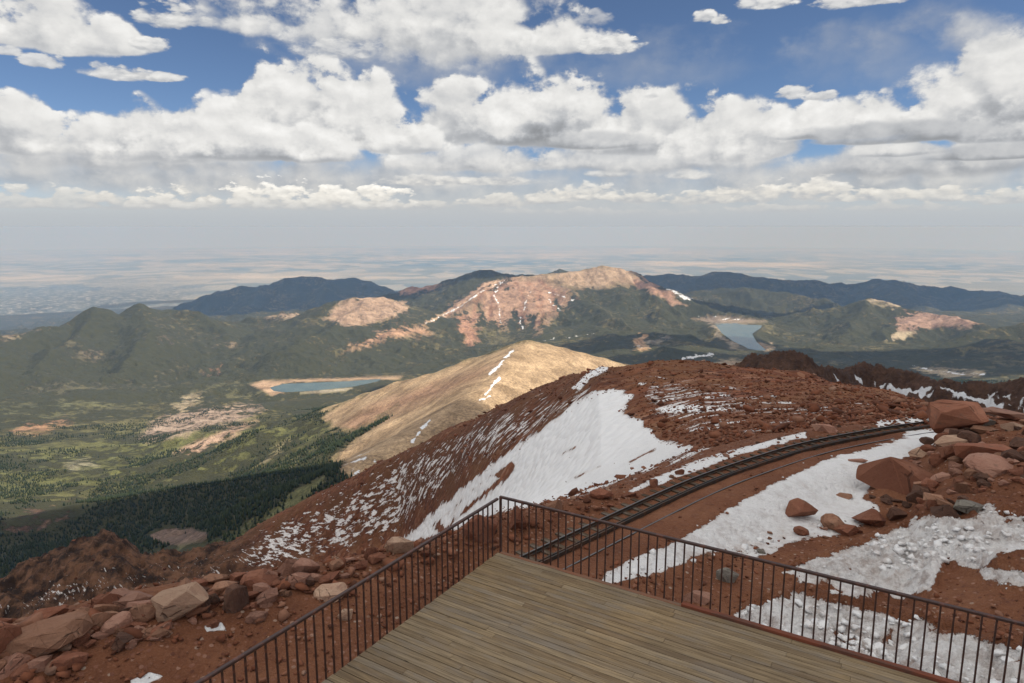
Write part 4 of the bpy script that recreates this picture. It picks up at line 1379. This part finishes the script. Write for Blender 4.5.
def path(off, z):
    x, y, hx, hy = track_at(ss, off)
    return [(a - track.location.x, b - track.location.y, z, c, d) for a, b, c, d in zip(x, y, hx, hy)]


RAIL_PROF = [(-.07, 0), (.07, 0), (.07, .014), (.012, .030), (.012, .074), (.034, .080), (.034, .108), (-.034, .108), (-.034, .080), (-.012, .074), (-.012, .030), (-.07, .014)]
HEAD_PROF = [(-.026, .1082), (.026, .1082), (.024, .112), (-.024, .112)]
for off, z in ((-.70, .0), (.735, -.045)):
    r = MB(); r.sweep(path(off, z), RAIL_PROF); rail = r.build('rail', M_STEEL, track)
    h = MB(); h.sweep(path(off, z), HEAD_PROF); h.build('rail_head', M_HEAD, rail)
r = MB()
r.sweep(path(-.052, .012), [(-.025, 0), (.025, 0), (.025, .13), (-.025, .13)])
r.sweep(path(.052, .012), [(-.025, 0), (.025, 0), (.025, .13), (-.025, .13)])
rack = r.build('cog_rack', M_STEEL, track)
m = MB(); m.box((-1.25, -.105, -.14), (1.25, .105, 0.0), .5)
tproto = None
s = .3; k = 0
while s < TRACK_LEN - .3 and k < 96:
    x, y, hx, hy = (float(v) for v in track_at(s, 0.0))
    if k % 12 == 0:
        mm = MB(); mm.box((-1.22, -.10, -.14), (1.22, .10, 0.0), rb.random()); cur = mm.build('sleeper', M_SLEEPER, track, bevel=.012); o = cur
    else:
        o = cur.copy(); COL.objects.link(o); o.parent = track
    o.location = (x - track.location.x + rb.uniform(-.04, .04), y - track.location.y + rb.uniform(-.04, .04), -.002 + rb.uniform(-.012, .002))
    o.rotation_euler = (0, 0, math.atan2(hy, hx) - math.pi / 2 + rb.uniform(-.03, .03))
    s += .62; k += 1


# ------------------------------------------------------------------ rocks
def rock_material(name, a, b, c):
    mt, nt, bs = material(name)
    co = nt.node('ShaderNodeTexCoord').outputs['Object']
    rnd = nt.node('ShaderNodeObjectInfo').outputs['Random']
    off = nt.node('ShaderNodeVectorMath', operation='ADD'); nt.put(off.inputs[0], co); nt.put(off.inputs[1], nt.vec(nt.mul(rnd, 91.0), nt.mul(rnd, 13.0), 0))
    v = off.outputs[0]
    n = nt.noise(v, 1.7, 7, .65); n2 = nt.noise(v, 11, 5, .65)
    col = nt.mix(nt.ss(n, .35, .65), a, b)
    fac = nt.noise(nt.node('ShaderNodeNewGeometry').outputs['True Normal'], 1.3, 2, .5)     # each broken face weathered differently
    col = nt.mix(nt.ss(fac, .42, .60, 0, .75), col, c)
    col = nt.mix(nt.ss(n2, .52, .72, 0, .6), col, c)
    col = nt.mix(nt.ss(nt.noise(v, 45, 3, .6), .55, .75, 0, .35), col, nt.mix(1.0, col, (.45, .42, .4), 'MULTIPLY'))
    gain = nt.ss(rnd, 0, 1, .78, 1.2, 'LINEAR')
    col = nt.mix(1.0, col, nt.vec(gain, gain, gain), 'MULTIPLY')
    ck = nt.vor(nt.mapping(v, (1.5, 1.5, 2.4)), 1.0, 'DISTANCE_TO_EDGE')
    wob = nt.noise(v, 2.4, 4, .6)
    crack = nt.mul(nt.ss(ck, .020, .003), nt.ss(wob, .52, .60))
    col = nt.mix(nt.mul(crack, .4), col, (.035, .02, .015))
    lich = nt.mul(nt.ss(nt.noise(v, 5.5, 6, .7), .57, .64), nt.ss(rnd, .35, .6))
    col = nt.mix(nt.mul(lich, .25), col, (.11, .105, .085))
    nt.put(bs.inputs['Base Color'], col)
    bump(nt, bs, nt.add(nt.add(nt.mul(n, .8), nt.mul(n2, .45)), nt.mul(crack, -.5)), 1.0, .12)
    return mt


M_ROCK = {
    'red': rock_material('red granite', (.215, .080, .046), (.285, .125, .076), (.155, .058, .034)),
    'pink': rock_material('pink granite', (.315, .16, .112), (.36, .20, .142), (.23, .108, .072)),
    'pale': rock_material('pale granite', (.46, .31, .215), (.40, .25, .17), (.29, .165, .11)),
    'tan': rock_material('tan granite', (.29, .145, .088), (.33, .18, .115), (.19, .09, .055)),
    'grey': rock_material('grey granite', (.185, .165, .140), (.22, .20, .165), (.12, .10, .085)),
    'dark': rock_material('dark brown granite', (.100, .050, .034), (.145, .075, .050), (.07, .038, .028)),
}


def rock_mesh(seed, kind):
    r = random.Random(seed)
    bm = bmesh.new()
    sx, sy, sz = {'slab': (1.0, .8, .32), 'block': (1.0, .85, .72), 'round': (1.0, .88, .66), 'peak': (1.0, .85, .85)}[kind]
    n = {'round': 46, 'slab': 16, 'block': 15, 'peak': 12}[kind]
    for _ in range(n):
        v = Vector((r.gauss(0, 1), r.gauss(0, 1), r.gauss(0, 1))).normalized()
        if kind in ('slab', 'block'):
            q = 3.2 if kind == 'slab' else 2.8
            L = (abs(v.x) ** q + abs(v.y) ** q + abs(v.z) ** q) ** (1 / q)
            v = v / L * r.uniform(.84, 1.0)
        elif kind == 'round':
            v *= r.uniform(.93, 1.0)
        else:
            v *= r.uniform(.9, 1.0)
            if v.z > 0:
                k = 1 - .62 * v.z; v.x *= k; v.y *= k
        bm.verts.new((v.x * .5 * sx, v.y * .5 * sy, v.z * .5 * sz))
    bmesh.ops.convex_hull(bm, input=bm.verts[:])
    bmesh.ops.delete(bm, geom=[v for v in bm.verts if not v.link_faces], context='VERTS')
    bmesh.ops.bevel(bm, geom=bm.edges[:], offset=.022, segments=2, affect='EDGES', profile=.6, clamp_overlap=True)
    bmesh.ops.triangulate(bm, faces=[f for f in bm.faces if len(f.verts) > 4])
    bmesh.ops.subdivide_edges(bm, edges=[e for e in bm.edges if e.calc_length() > .16], cuts=1, use_grid_fill=True)
    for v in bm.verts:
        p = v.co
        k = math.sin(p.x * 9 + seed) * math.sin(p.y * 11 + seed * 2.3) * math.sin(p.z * 10 + seed * .7)
        v.co += v.co.normalized() * (k * .018 + r.uniform(-.006, .006))
    me = bpy.data.meshes.new('rock')
    bm.to_mesh(me); bm.free()
    return me


SHAPES = {k: [rock_mesh(i * 7 + j * 101 + 3, k) for i in range(7)] for j, k in enumerate(('slab', 'block', 'round', 'peak'))}
_mesh_cache = {}
rr = random.Random(21)


def rock(px, py, w, h, colour, shape, label=None, group=None, name='boulder', tilt=.16, yaw=None, sink=.22, variant=None):
    """A rock whose foot stands at (px, py), w by h pixels large in the photograph."""
    x, y, z, D = ground_at(px, py)
    sl = math.sqrt(D * D + (CAM_Z - z) ** 2)
    W = w / F * sl * .98
    H = h / F * sl / math.cos(math.atan2(CAM_Z - z, D)) * .9
    i = rr.randrange(7) if variant is None else variant
    key = (shape, i, colour)
    if key not in _mesh_cache:
        me = SHAPES[shape][i].copy(); me.name = name
        me.materials.append(M_ROCK[colour]); _mesh_cache[key] = me
    o = bpy.data.objects.new(name, _mesh_cache[key])
    zs = {'slab': .32, 'block': .72, 'round': .66, 'peak': .85}[shape]
    # the visible height of a low slab is mostly its depth
    dep = W * rr.uniform(.62, .85)
    Hm = max(H - dep * .42 * (CAM_Z - z) / sl * 1.0, H * .45)
    full = Hm / (1 - sink)
    o.scale = (W, dep / .85, full / zs)
    back = dep * .42
    a = math.atan2(x, y)
    o.location = (x + math.sin(a) * back, y + math.cos(a) * back, z + full * (.5 - sink) * 1.0)
    o.rotation_euler = (rr.uniform(-tilt, tilt), rr.uniform(-tilt, tilt), -a + (rr.uniform(-.35, .35) if yaw is None else yaw))
    COL.objects.link(o)
    tag(o, label, 'rock', group)
    return o


NAMED = [
    (797, 522, 40, 24, 'red', 'peak', 'brown red pyramid boulder alone on the snow beside the track'),
    (868, 528, 34, 21, 'red', 'peak', 'angular red brown boulder at the snow edge below the big slab'),
    (833, 531, 25, 16, 'tan', 'round', 'tan olive rounded boulder on thin snow beside the angular red one'),
    (896, 522, 17, 15, 'dark', 'block', 'small dark block touching the angular red brown boulder'),
    (846, 536, 24, 11, 'red', 'block', 'low red box shaped rock below the tan olive boulder'),
    (801, 536, 15, 9, 'red', 'round', 'small red dome shaped rock on muddy snow near the deck'),
    (900, 501, 76, 40, 'red', 'slab', 'largest red slab lying at the foot of the rock pile'),
    (958, 436, 58, 34, 'red', 'block', 'big orange brown boulder at the far top corner of the pile'),
    (951, 452, 31, 17, 'pale', 'block', 'pale grey tan block under the big orange brown boulder'),
    (992, 478, 46, 19, 'pink', 'round', 'smooth pink dome topped boulder in the middle of the pile'),
    (966, 515, 28, 14, 'grey', 'slab', 'flat blue grey slab at the low edge of the pile'),
    (943, 520, 24, 17, 'dark', 'peak', 'dark brown wedge rock next to the blue grey slab'),
    (985, 466, 50, 20, 'red', 'slab', 'long slanting red slab above the pink dome topped boulder'),
    (986, 427, 15, 8, 'grey', 'block', 'small greenish grey rock along the crest of the pile'),
    (968, 446, 19, 15, 'dark', 'round', 'round dark brown boulder under the crest of the pile'),
    (983, 434, 24, 8, 'tan', 'slab', 'thin tan slab bridging rocks at the crest of the pile'),
    (924, 458, 26, 9, 'pale', 'slab', 'thin pale slab on the snow at the pile edge'),
    (929, 446, 17, 8, 'dark', 'block', 'dark wedge beside the big orange brown boulder'),
    (1008, 421, 44, 12, 'pink', 'slab', 'broad pink slab along the skyline of the pile'),
    (1014, 432, 20, 8, 'pale', 'slab', 'pale flat rock under the broad skyline slab'),
    (858, 464, 18, 4.5, 'pink', 'slab', 'flat pink stone lying on clean snow'),
    (843, 500, 19, 6, 'tan', 'slab', 'flat tan stone lying on the snow beside the large red slab'),
    (883, 480, 26, 13, 'red', 'block', 'red block at the upper corner of the large slab, snow on it'),
    (727, 583, 22, 15, 'grey', 'block', 'dark grey stone seen through the long railing'),
    (517, 535, 24, 32, 'red', 'peak', 'tall brown pointed rock right behind the railing corner'),
    (556, 513, 24, 16, 'tan', 'peak', 'tan pyramid stone at the snow edge beyond the railing'),
    (601, 500, 26, 12, 'red', 'round', 'long red brown rock at the edge of the snow slope'),
    (481, 545, 38, 34, 'red', 'block', 'large rock behind the balusters close to the railing corner'),
    (400, 556, 32, 19, 'pale', 'block', 'pale pink block on the crest just above the railing'),
    (371, 562, 15, 15, 'red', 'block', 'upright red brown block left of the pale pink block'),
    (823, 434, 30, 12, 'pink', 'peak', 'pinkish boulder on the slope beyond the track curve'),
    (186, 626, 62, 36, 'pale', 'block', 'biggest pale boulder of the rubble bank, flat topped'),
    (50, 660, 68, 32, 'tan', 'round', 'big rounded brown boulder at the left edge of the bank'),
    (2, 664, 34, 34, 'red', 'block', 'red boulder cut by the left edge of the photo'),
    (26, 676, 40, 18, 'pink', 'slab', 'flat pinkish slab in front of the big rounded brown boulder'),
    (131, 611, 44, 17, 'pink', 'slab', 'long pinkish slab on top of the bank'),
    (149, 622, 30, 16, 'red', 'block', 'red block between the long pinkish slab and the pale boulder'),
    (157, 638, 32, 10, 'red', 'slab', 'tilted thin red slab leaning below the pale boulder'),
    (238, 616, 24, 30, 'dark', 'block', 'dark red standing block right of the pale boulder'),
    (225, 598, 26, 15, 'tan', 'block', 'tan block on the bank crest behind the standing block'),
    (266, 606, 30, 15, 'pink', 'slab', 'pink slab right of the dark standing block'),
    (301, 592, 30, 15, 'dark', 'slab', 'dark overhanging slab on the bank near the railing'),
    (331, 602, 34, 15, 'pale', 'round', 'low pale boulder half buried in red soil near the railing'),
    (346, 621, 16, 12, 'pale', 'block', 'whitish stone seen through the short railing'),
    (126, 652, 22, 18, 'dark', 'block', 'brown block on bare soil below the tilted slab'),
    (256, 624, 24, 12, 'pink', 'slab', 'loose pinkish slab lying on bare soil beside the bank'),
    (697, 606, 30, 13, 'pink', 'slab', 'flat pink stone below the long railing'),
]
for q in NAMED:
    rock(*q)

# the rest of the rocks, in their places round the deck and the track
def in_poly(x, y, P):
    ins = False
    for i in range(len(P)):
        ax, ay = P[i]; bx, by = P[(i + 1) % len(P)]
        if (ay > y) != (by > y) and x < (bx - ax) * (y - ay) / (by - ay) + ax:
            ins = not ins
    return ins


def fill(P, n, smin, smax, colours, name, labels, group, flat=.45):
    xs = [p[0] for p in P]; ys = [p[1] for p in P]
    k = 0
    while k < n:
        x = rr.uniform(min(xs), max(xs)); y = rr.uniform(min(ys), max(ys))
        if not in_poly(x, y, P):
            continue
        s = smin + (smax - smin) * rr.random() ** 2.2
        c = rr.choice(colours)
        sh = 'slab' if rr.random() < flat else rr.choice(('block', 'block', 'peak', 'block', 'round'))
        rock(x, y, s * rr.uniform(.85, 1.3), s * rr.uniform(.45, .8), c, sh, labels[c], group, name, tilt=.35)
        k += 1


WORDS = {'red': 'red brown', 'pink': 'pinkish', 'pale': 'pale', 'tan': 'tan', 'grey': 'grey', 'dark': 'dark brown'}
def words_for(t): return {c: t.replace('*', w) for c, w in WORDS.items()}


fill([(-30, 655), (0, 632), (60, 614), (120, 600), (200, 584), (260, 580), (330, 567), (400, 553), (420, 556), (340, 585), (280, 606), (210, 632), (130, 650), (80, 672), (20, 690), (-30, 690)], 136, 10, 30,
     ['red', 'red', 'red', 'pink', 'pink', 'dark', 'tan'], 'rock', words_for('* rock packed into the rubble bank below the short railing'), 'rocks of the rubble bank', .4)
fill([(868, 500), (888, 478), (912, 462), (940, 440), (960, 425), (1050, 416), (1050, 470), (1010, 490), (990, 500), (960, 516), (900, 520)], 115, 7, 21,
     ['red', 'red', 'pink', 'dark', 'red', 'tan', 'pink', 'dark'], 'rock', words_for('* rock heaped in the pile at the right of the snow patch'), 'rocks of the pile at the right', .5)
fill([(400, 556), (450, 541), (497, 527), (545, 514), (600, 499), (650, 485), (690, 472), (690, 478), (640, 498), (590, 520), (545, 540), (500, 552), (440, 562)], 20, 6, 14,
     ['red', 'red', 'pink', 'tan', 'dark'], 'rock', words_for('* rock between the railing corner, snow slope and track'), 'rocks along the near edge of the snow slope', .5)
fill([(700, 468), (760, 450), (830, 436), (880, 428), (870, 422), (820, 430), (760, 443), (700, 460)], 9, 4, 9,
     ['red', 'pink', 'red', 'dark'], 'rock', words_for('* stone on the outer shoulder of the track curve'), 'stones on the shoulder of the track', .5)
fill([(770, 530), (800, 526), (870, 522), (880, 528), (840, 542), (780, 552), (700, 575), (690, 566)], 9, 5, 11,
     ['red', 'pink', 'tan', 'grey'], 'rock', words_for('* stone on muddy ground between snow and railing'), 'stones on the muddy ground', .5)


# ------------------------------------------------------------------ loose stones and talus (far too many to count)
def hull_np(seed, n=11):
    r = random.Random(seed)
    bm = bmesh.new()
    for _ in range(n):
        v = Vector((r.gauss(0, 1), r.gauss(0, 1), r.gauss(0, .8))).normalized() * r.uniform(.8, 1)
        bm.verts.new((v.x * .5, v.y * .42, v.z * .34))
    bmesh.ops.convex_hull(bm, input=bm.verts[:])
    bmesh.ops.delete(bm, geom=[v for v in bm.verts if not v.link_faces], context='VERTS')
    bmesh.ops.triangulate(bm, faces=bm.faces[:])
    bm.verts.ensure_lookup_table(); bm.verts.index_update()
    V = np.array([v.co[:] for v in bm.verts]); Fc = np.array([[v.index for v in f.verts] for f in bm.faces])
    bm.free()
    return V, Fc


HULLS = [hull_np(900 + i) for i in range(8)]


def scatter_stones(name, X, Y, S, mt, sink=.15, seed=3):
    g = np.random.default_rng(seed)
    Z = near_height(X, Y)
    vs, fs, tn = [], [], []
    b = 0
    which = g.integers(0, len(HULLS), len(X))
    for hi, (V, Fc) in enumerate(HULLS):
        k = which == hi
        n = int(k.sum())
        if not n:
            continue
        a = g.uniform(0, 2 * math.pi, n); s = S[k]
        fl = g.uniform(.55, 1.1, n)
        ca, sa = np.cos(a), np.sin(a)
        vx = V[None, :, 0] * s[:, None]; vy = V[None, :, 1] * s[:, None]; vz = V[None, :, 2] * (s * fl)[:, None]
        t1 = g.uniform(-.4, .4, n)[:, None]; vz = vz + vx * t1
        P = np.stack([vx * ca[:, None] - vy * sa[:, None] + X[k][:, None], vx * sa[:, None] + vy * ca[:, None] + Y[k][:, None], vz + (Z[k] + s * (.30 - sink))[:, None]], -1)
        vs.append(P.reshape(-1, 3))
        fs.append((Fc[None] + (b + np.arange(n) * len(V))[:, None, None]).reshape(-1, 3))
        tn.append(np.repeat(g.random(n), len(V)))
        b += n * len(V)
    o = mesh_np(name, np.concatenate(vs), np.concatenate(fs), mt)
    attr_float(o, 'tone', np.concatenate(tn))
    return tag(o, kind='stuff')


def stone_material():
    mt, nt, bs = material('loose red stones')
    co = nt.node('ShaderNodeTexCoord').outputs['Object']
    t = nt.attr('tone')
    c = nt.ramp(t, [(0, (.078, .028, .015)), (.4, (.165, .056, .027)), (.72, (.23, .085, .044)), (.92, (.27, .13, .08)), (1, (.34, .22, .155))])
    c = nt.mix(nt.ss(nt.noise(co, 6, 4, .6), .4, .7, 0, .4), c, (.12, .05, .03))
    nt.put(bs.inputs['Base Color'], c)
    return mt


M_STONE = stone_material()


def polar_pick(n, d0, d1, seed, a0=-.74, a1=.74, power=0.0):
    g = np.random.default_rng(seed)
    D = np.exp(g.uniform(math.log(d0), math.log(d1), n)); a = g.uniform(a0, a1, n)
    return D * np.sin(a), D * np.cos(a), D, g


X, Y, D, g = polar_pick(24000, 11, 45, 5)
Z = near_height(X, Y); px, py = project(X, Y, Z)
keep = (np.abs(track_dist(X, Y) - .3) > 1.35) | (g.random(len(X)) < .10)
sn = np.maximum(bank_mask(px, py), sample(poly_field([(690, 534), (765, 489), (830, 455), (900, 430), (940, 424), (945, 440), (905, 460), (880, 480), (880, 505), (820, 525), (745, 550), (640, 572), (600, 582)], 3), px, py))
keep &= g.random(len(X)) > sn * 1.1
dens = .30 + .7 * sstep(fbm(X, Y, 3.5, 3, 141), -.2, .4)
keep &= g.random(len(X)) < dens
bk = sample(poly_field([(-30, 650), (0, 632), (120, 600), (260, 580), (400, 553), (500, 525), (600, 497), (600, 505), (500, 548), (420, 562), (330, 596), (230, 632), (130, 656), (60, 683), (-30, 690)], 10), px, py)
X, Y, bk = X[keep], Y[keep], bk[keep]
scatter_stones('gravel', X, Y, (.05 + .20 * g.random(len(X)) ** 3.5) * (1 + 4.5 * bk * g.random(len(X)) ** 2), M_STONE, seed=6)

# crusted lumps of old snow
mt_l, nt_l, bs_l = material('old snow')
_co = nt_l.node('ShaderNodeTexCoord').outputs['Object']
nt_l.put(bs_l.inputs['Base Color'], nt_l.mix(nt_l.ss(nt_l.noise(_co, 2.5, 6, .7), .48, .72, 0, .6), (.83, .82, .81), (.40, .29, .23)))
bs_l.inputs['Roughness'].default_value = .6
bump(nt_l, bs_l, nt_l.noise(_co, 9, 5, .65), .8, .06)
X, Y, D, g = polar_pick(26000, 12, 34, 15, .05, .74)
Z = near_height(X, Y); px, py = project(X, Y, Z)
bkm = bank_mask(px, py)
edge = poly_field([(690, 534), (730, 508), (765, 489), (800, 470), (830, 455), (862, 442), (880, 478), (880, 508), (820, 524), (775, 540), (745, 550), (668, 560), (600, 582), (655, 556)], 5)
em = sample(edge, px, py); em = 4 * em * (1 - em) * .35
keep = g.random(len(X)) < np.maximum(np.clip(bkm * 1.8 - .7, 0, 1) * np.clip(.25 + fbm(X, Y, 1.2, 3, 151), 0, 1), em * .12)
X, Y = X[keep], Y[keep]
scatter_stones('snow_lumps', X, Y, .08 + .34 * g.random(len(X)) ** 2.2, mt_l, sink=.24, seed=16)

X, Y, D, g = polar_pick(64000, 40, 420, 8)
Z = near_height(X, Y); px, py = project(X, Y, Z)
slope = poly_field([(612, 388), (634, 397), (622, 412), (640, 420), (660, 440), (712, 447), (690, 457), (655, 470), (612, 486), (560, 502), (500, 512), (430, 538), (395, 545), (425, 520), (460, 490), (500, 458), (540, 430), (575, 402)], 6)
keep = g.random(len(X)) > sample(slope, px, py) * .995
X, Y, D = X[keep], Y[keep], D[keep]
scatter_stones('talus', X, Y, (.16 + .55 * g.random(len(X)) ** 2.8 + 1.1 * (g.random(len(X)) > .985)) * (.8 + .9 * sstep(D, 60, 300)), M_STONE, seed=9)
# ------------------------------------------------------------------ conifer wood on the nearer valley sides (a mass beyond counting)
def build_forest(n):
    X, Y, Z, T = MID['X'], MID['Y'], MID['Z'], MID['tree']
    g = np.random.default_rng(44)
    D = np.hypot(X, Y)
    rows = np.nonzero((D[:, 0] > 950) & (D[:, 0] < 4300))[0]
    r = g.choice(rows[:-1], n * 4); c = g.integers(0, NC - 1, n * 4)
    d = D[r, 0]
    vis = (T[r, c] + .6 * fbm(X[r, c], Y[r, c], 160, 4, 301, .6)) > .46 + .35 * g.random(len(r))
    # even cover on the ground: rows are spaced by distance
    vis &= g.random(len(r)) < np.minimum(1, (d / 2600) ** 1.2)
    fr, fc = g.random(len(r)), g.random(len(r))
    def bi(A):
        return (A[r, c] * (1 - fr) + A[r + 1, c] * fr) * (1 - fc) + (A[r, c + 1] * (1 - fr) + A[r + 1, c + 1] * fr) * fc
    x, y, z = bi(X)[vis][:n], bi(Y)[vis][:n], bi(Z)[vis][:n]
    m = len(x)
    h = g.uniform(6, 12, m); w = h * g.uniform(.16, .24, m)
    k = 6
    ang = np.arange(k) * 2 * math.pi / k
    vs = []
    V = []
    for (rr_, zz) in ((1.0, .12), (.62, .45)):
        jit = g.uniform(.75, 1.2, (m, k))
        V.append(np.stack([x[:, None] + w[:, None] * rr_ * jit * np.cos(ang), y[:, None] + w[:, None] * rr_ * jit * np.sin(ang), z[:, None] + h[:, None] * zz * np.ones((m, k))], -1))
    tip = np.stack([x, y, z + h], -1)[:, None]; foot = np.stack([x, y, z - .5], -1)[:, None]
    P = np.concatenate([V[0], V[1], tip, foot], 1)                 # 14 points a tree
    f = []
    for j in range(k):
        q = (j + 1) % k
        f += [(j, q, k + q), (j, k + q, k + j), (k + j, k + q, 2 * k), (j, 2 * k + 1, q)]
    f = np.array(f)
    Fc = (f[None] + (np.arange(m) * (2 * k + 2))[:, None, None]).reshape(-1, 3)
    mt, nt, bs = material('conifer needles')
    t = nt.attr('tone')
    nt.put(bs.inputs['Base Color'], nt.ramp(t, [(0, (.016, .026, .012)), (.6, (.030, .043, .018)), (1, (.054, .062, .026))]))
    o = mesh_np('forest', P.reshape(-1, 3), Fc, mt)
    attr_float(o, 'tone', np.repeat(g.random(m), 2 * k + 2))
    return tag(o, kind='stuff')


build_forest(90000)


# ------------------------------------------------------------------ cumulus overhead and to the side, whose shadows lie on the ground
mt_c, nt_c, bs_c = material('cloud')
bs_c.inputs['Base Color'].default_value = (.85, .86, .88, 1)
bs_c.inputs['Roughness'].default_value = 1.0
bs_c.inputs['Specular IOR Level'].default_value = 0.0


def shadow_cloud(x, y, z, rx, ry, H, rz=0.0, seed=0, ragged=.5):
    """A heaped cloud at height H above the viewer whose shadow falls on (x, y, z)."""
    t = (H - z) / SUN_DIR.z
    cx, cy = x + SUN_DIR.x * t, y + SUN_DIR.y * t
    bm = bmesh.new()
    bmesh.ops.create_icosphere(bm, subdivisions=5, radius=1.0)
    P = np.array([v.co[:] for v in bm.verts])
    n = fbm(P[:, 0] * 1.0 + seed * 9.1 + P[:, 2] * .7, P[:, 1] + seed * 3.7 + P[:, 2] * .4, .75, 5, 400 + seed, .6)
    for v, k in zip(bm.verts, n):
        v.co *= 1.0 + ragged * float(k)
        zz = v.co.z * .30 * min(rx, ry)
        v.co = Vector((v.co.x * rx, v.co.y * ry, zz if zz > 0 else zz * .25))
    me = bpy.data.meshes.new('cloud'); bm.to_mesh(me); bm.free()
    for p in me.polygons:
        p.use_smooth = True
    me.materials.append(mt_c)
    o = bpy.data.objects.new('cloud', me)
    o.location = (cx, cy, H); o.rotation_euler = (0, 0, rz)
    COL.objects.link(o)
    el = math.degrees(math.atan2(H, math.hypot(cx, cy) + max(rx, ry)))
    if el < 19 and abs(math.atan2(cx, cy)) < .8:
        print('cloud in view?', seed, el)
    return tag(o, kind='structure')


shadow_cloud(0, 170, -30, 1000, 470, 6500, 0, 1, .3)
shadow_cloud(-800, 1370, -650, 780, 300, 4200, math.radians(-3), 2, .22)
q = U(275, 292, 16000); shadow_cloud(*q, 4200, 2600, 8200, 0, 3)
q = U(800, 366, 5000); shadow_cloud(q[0], q[1] - 100, q[2], 2300, 800, 3600, 0, 5)
q = U(860, 286, 17000); shadow_cloud(*q, 7500, 3400, 9500, 0, 6)
q = U(760, 303, 9400); shadow_cloud(*q, 1700, 800, 5600, 0, 7)
q = U(470, 277, 9700); shadow_cloud(*q, 900, 420, 6000, 0, 8)
q = U(660, 345, 6000); shadow_cloud(*q, 900, 420, 4200, 0, 9)

# ------------------------------------------------------------------ the air itself
bm = bmesh.new(); bmesh.ops.create_cube(bm, size=1.0)
me = bpy.data.meshes.new('haze'); bm.to_mesh(me); bm.free()
haze = bpy.data.objects.new('haze', me)
_top, _bot = 14.0, -7200.0
haze.scale = (480000, 480000, _top - _bot)
haze.location = (0, 0, (_top + _bot) / 2)
COL.objects.link(haze)
mh = bpy.data.materials.new('haze'); mh.use_nodes = True
nh = NT(mh.node_tree)
nh.n.remove(nh.n['Principled BSDF'])
pv = nh.node('ShaderNodeVolumePrincipled')
pv.inputs['Color'].default_value = (.187, .373, .72, 1)          # blue light scatters most, as in clean mountain air
pv.inputs['Absorption Color'].default_value = (.67, .41, .0, 1)
pv.inputs['Density'].default_value = 3.0e-5
pv.inputs['Anisotropy'].default_value = 0.1
nh.l.new(pv.outputs[0], nh.n['Material Output'].inputs['Volume'])
me.materials.append(mh)
tag(haze, kind='stuff')
